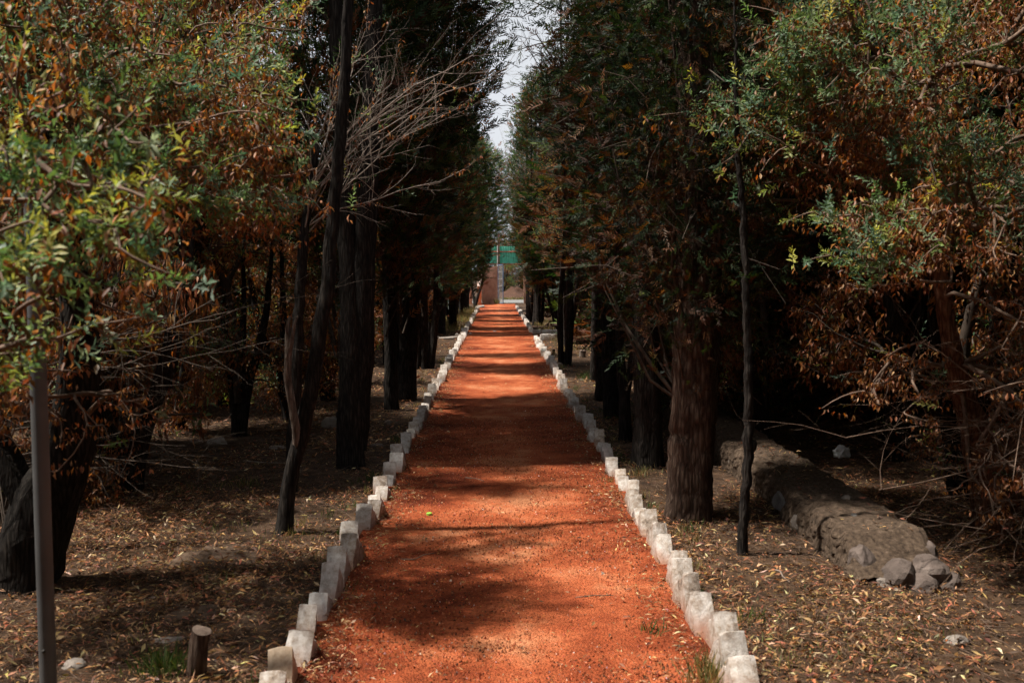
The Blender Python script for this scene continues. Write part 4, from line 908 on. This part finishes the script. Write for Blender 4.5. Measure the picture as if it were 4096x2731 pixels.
# ------------------------------------------------------------------ litter, grass, gravel grains
rng = np.random.default_rng(99)
LIT = [(.29, .15, .065), (.18, .08, .036), (.45, .28, .13), (.085, .038, .021), (.58, .43, .26), (.32, .125, .058)]
def litter(n, xr, yr, Lm, seed, dens=None):
    n = int(n * 1.1); r2 = np.random.default_rng(seed)
    n *= 2; x = r2.uniform(*xr, n); y = r2.uniform(*yr, n)
    dn = .5 + .22 * np.sin(x * 2.3 + 1.7 * np.sin(y * 1.1)) + .22 * np.sin(y * 2.9 + 2.1 * np.sin(x * 1.6)) + .16 * np.sin(x * 7 + y * 5) * np.sin(y * 6 - x * 3)
    kp = r2.uniform(0, 1, n) < np.clip(dn, .06, 1); x, y = x[kp], y[kp]; n = len(x)
    z = ground_h(x, y) + r2.uniform(.004, .03, n)
    yaw = r2.uniform(0, 6.28, n); d = np.stack([np.cos(yaw), np.sin(yaw), r2.normal(0, .28, n)], 1)
    upv = np.stack([r2.normal(0, .45, n), r2.normal(0, .45, n), np.ones(n)], 1)
    L = Lm * (.25 + 1.2 * r2.uniform(0, 1, n) ** 2.2)
    return leaves(np.stack([x, y, z], 1), d, upv, L, L * r2.uniform(.07, .32, n), pick(r2, n, LIT, [5, 4.5, 2.6, 4, .9, 3], .3), r2.uniform(0, .5, n), r2.uniform(-.25, .4, n))
parts = [litter(34000, (-3.2, PL - .09), (3.2, 7.5), .042, 1), litter(32000, (PR + .09, 3.6), (3.2, 7.5), .042, 2),
         litter(23000, (-5, PL - .09), (7.5, 14), .05, 3), litter(20000, (PR + .09, 5), (7.5, 14), .05, 4),
         litter(9000, (-5, PL - .09), (14, 30), .08, 5), litter(9000, (PR + .09, 5), (14, 30), .08, 6)]
wl_ = litter(900, (1.95, 2.33), (5.35, 9.5), .035, 7); wl_[0][:, 2] += .232; parts.append(wl_)
V, F, T = join(parts)
obj('fallen_leaves', mesh_np('fallen_leaves', V, F, 'dry_leaf', T), kind='stuff', label='brown and straw coloured fallen leaves covering the ground', cat='leaves')
# drifts of leaves along the edges of the path and single ones on it
n = 13000; r2 = np.random.default_rng(12)
edge = np.abs(r2.normal(0, .15, n)) + .01; sgn = r2.uniform(0, 1, n) < .5
x = np.where(sgn, PL + edge, PR - edge); y = 3.2 + (r2.uniform(0, 1, n) ** 1.9) * 26
pt = []
for side_ in (0, 1):
    yy = 3.3
    while yy < 17:
        yy += r2.uniform(.2, .75); m3 = int(r2.uniform(30, 120)); w3 = r2.uniform(.06, .2)
        xx = (PL + np.abs(r2.normal(0, w3, m3)) + .01) if side_ == 0 else (PR - np.abs(r2.normal(0, w3, m3)) - .01)
        pt.append(np.c_[xx, yy + r2.normal(0, .14, m3)])
pt = np.concatenate(pt)
keep = (np.sin(y * 2.1) + np.sin(y * 5.3 + 1) + r2.normal(0, .6, n)) > -.5; x, y = x[keep], y[keep]
m2 = 1800; x = np.r_[x, pt[:, 0], r2.uniform(PL, PR, m2)]; y = np.r_[y, pt[:, 1], 3.2 + r2.uniform(0, 1, m2) ** 1.4 * 25]; n = len(x)
yaw = r2.uniform(0, 6.28, n); L = .036 * (.3 + r2.uniform(0, 1, n) ** 1.7)
V, F, T = leaves(np.stack([x, y, .020 + .012 * (x - .06) ** 2 + r2.uniform(0, .014, n)], 1), np.stack([np.cos(yaw), np.sin(yaw), r2.normal(0, .2, n)], 1), np.stack([r2.normal(0, .4, n), r2.normal(0, .4, n), np.ones(n)], 1), L, L * r2.uniform(.14, .34, n), pick(r2, n, LIT, [4, 4, 2.5, 3, 1.2, 2], .25), .25, .1)
obj('fallen_leaves', mesh_np('fallen_leaves', V, F, 'dry_leaf', T), kind='stuff', label='thin drifts of dry leaves along the edges of the red path', cat='leaves')
# needles and twiglets
n = 9000; r2 = np.random.default_rng(13)
x = np.r_[r2.uniform(-3.4, PL - .08, n // 2), r2.uniform(PR + .08, 3.6, n // 2)]; y = r2.uniform(3.2, 12, n)
yaw = r2.uniform(0, 6.28, n); Ln = r2.uniform(.04, .16, n); d = np.stack([np.cos(yaw), np.sin(yaw), r2.normal(0, .12, n)], 1) * Ln[:, None]
p0 = np.stack([x, y, ground_h(x, y) + .02], 1)
V, F = tubes(np.stack([p0, p0 + d * .5 + r2.normal(0, .006, (n, 3)), p0 + d], 1), np.tile([[.0016, .0015, .001]], (n, 1)), 3)
obj('fallen_twigs', mesh_np('fallen_twigs', V, F, 'twig'), kind='stuff', label='fine dry twiglets scattered through the leaf litter', cat='twigs')
# loose grains on the path
n = 28000; r2 = np.random.default_rng(14)
x = r2.uniform(PL + .01, PR - .01, n); y = 3.1 + r2.uniform(0, 1, n) ** 1.6 * 9; s_ = r2.uniform(.003, .0075, n) * np.where(r2.uniform(0, 1, n) < .05, 1.7, 1)
tet = np.array([[1, 0, -.5], [-.5, .87, -.5], [-.5, -.87, -.5], [0, 0, .8]])
yaw = r2.uniform(0, 6.28, n); cs, sn = np.cos(yaw)[:, None], np.sin(yaw)[:, None]
tx = tet[None] * r2.uniform(.6, 1.3, (n, 4, 3))
V = np.stack([tx[..., 0] * cs - tx[..., 1] * sn, tx[..., 0] * sn + tx[..., 1] * cs, tx[..., 2]], -1) * s_[:, None, None] + np.stack([x, y, .009 + .012 * (x - .06) ** 2], 1)[:, None]
F = (np.array([[0, 1, 3], [1, 2, 3], [2, 0, 3]])[None] + np.arange(n)[:, None, None] * 4).reshape(-1, 3)
gc = pick(r2, n, [(.40, .12, .05), (.28, .07, .03), (.52, .20, .10), (.12, .05, .03), (.6, .45, .36)], [4, 4, 2.6, 2.4, .5], .28)
obj('gravel', mesh_np('gravel', V.reshape(-1, 3), F, 'gravel_grain', np.repeat(gc, 4, 0), smooth=False), kind='stuff', label='loose red grains scattered over the path', cat='gravel')
# grass
def blades(cx, cy, n, spread, hm, r2, pal, w, zz=0.):
    x = cx + r2.normal(0, spread, n); y = cy + r2.normal(0, spread, n)
    lean = r2.normal(0, .45, (n, 2)); d = np.c_[lean, np.ones(n)]
    L = hm * r2.uniform(.45, 1.3, n)
    return leaves(np.stack([x, y, np.full(n, zz)], 1), d, np.stack([lean[:, 0] + r2.normal(0, .6, n), lean[:, 1] + r2.normal(0, .6, n), np.full(n, .1)], 1), L, np.full(n, w), pick(r2, n, pal, np.ones(len(pal)), .2), .2, r2.uniform(0, .35, n))
GG = [(.035, .07, .016), (.055, .09, .022), (.09, .11, .03)]; GS = [(.36, .27, .12), (.28, .20, .09), (.16, .16, .05)]
r2 = np.random.default_rng(15); parts = []
for k in range(70):
    side = k % 2; x = (PL - .10 - abs(r2.normal(0, .14))) if side else (PR + .10 + abs(r2.normal(0, .14)))
    y = 3.4 + r2.uniform(0, 1) ** 1.5 * 16; parts.append(blades(x, y, 26, .035, .075, r2, GG if r2.uniform() < .6 else GS, .005))
for k in range(26):
    y = 3.4 + r2.uniform(0, 1) ** 1.3 * 9; x = (PL + .03) if k % 2 else (PR - .04); parts.append(blades(x, y, 14, .025, .06, r2, GG + GS[:1], .004))
for (x, y, q) in ((-1.25, 6.1, 60), (-1.7, 6.3, 50), (-1.95, 7.6, 130), (-2.3, 7.4, 90), (-1.5, 5.2, 40), (1.55, 4.9, 45), (1.4, 4.55, 50), (1.75, 4.6, 40), (1.9, 4.35, 60), (1.3, 4.15, 60), (1.65, 4.15, 70), (1.25, 8.1, 60), (1.45, 13.6, 60), (-1.6, 4.4, 30)):
    parts.append(blades(x, y, q, .09, .07, r2, GG + GS, .004, .005))
for k in range(160):
    x = r2.uniform(-2.2, -.95); y = r2.uniform(27, 45); parts.append(blades(x, y, 26, .12, .26, r2, GS, .012))
for k in range(70):
    x = r2.uniform(1.15, 2.6); y = r2.uniform(19, 45); parts.append(blades(x, y, 20, .1, .16, r2, GS, .012))
for k in range(60):
    x = r2.uniform(-1, 2.2); y = r2.uniform(60.3, 62.5); parts.append(blades(x, y, 20, .2, .16, r2, GS + GG, .02))
V, F, T = join(parts); obj('grass', mesh_np('grass', V, F, 'grass_blade', T), kind='stuff', label='sparse green and straw coloured grass between kerb stones and trees', cat='grass')
def tuft(x, y, n, spread, h, pal, lab, seed, w=.005):
    r3 = np.random.default_rng(seed); V, F, T = blades(0, 0, n, spread, h, r3, pal, w)
    obj('grass_tuft', mesh_np('grass_tuft', V, F, 'grass_blade', T), None, (x, y, 0), label=lab, cat='grass tuft')
tuft(-1.36, 4.02, 260, .06, .11, GG, 'dense green grass tuft beside the small sawn stump', 1)
tuft(.865, 3.85, 200, .05, .15, GS + GG[:1], 'straw coloured grass tuft at the foot of the nearest right kerb stones', 2)
tuft(.70, 4.42, 40, .04, .09, GG, 'small green sprig of grass on the right edge of the path', 3)
tuft(1.37, 15.2, 90, .06, .16, GG, 'green tuft in leaf litter between the right kerb and trunks', 4)
tuft(-.1 + .12, 51.9, 80, .06, .35, GS + GG, 'dry grass clump at the foot of the blue gate', 5, .015)
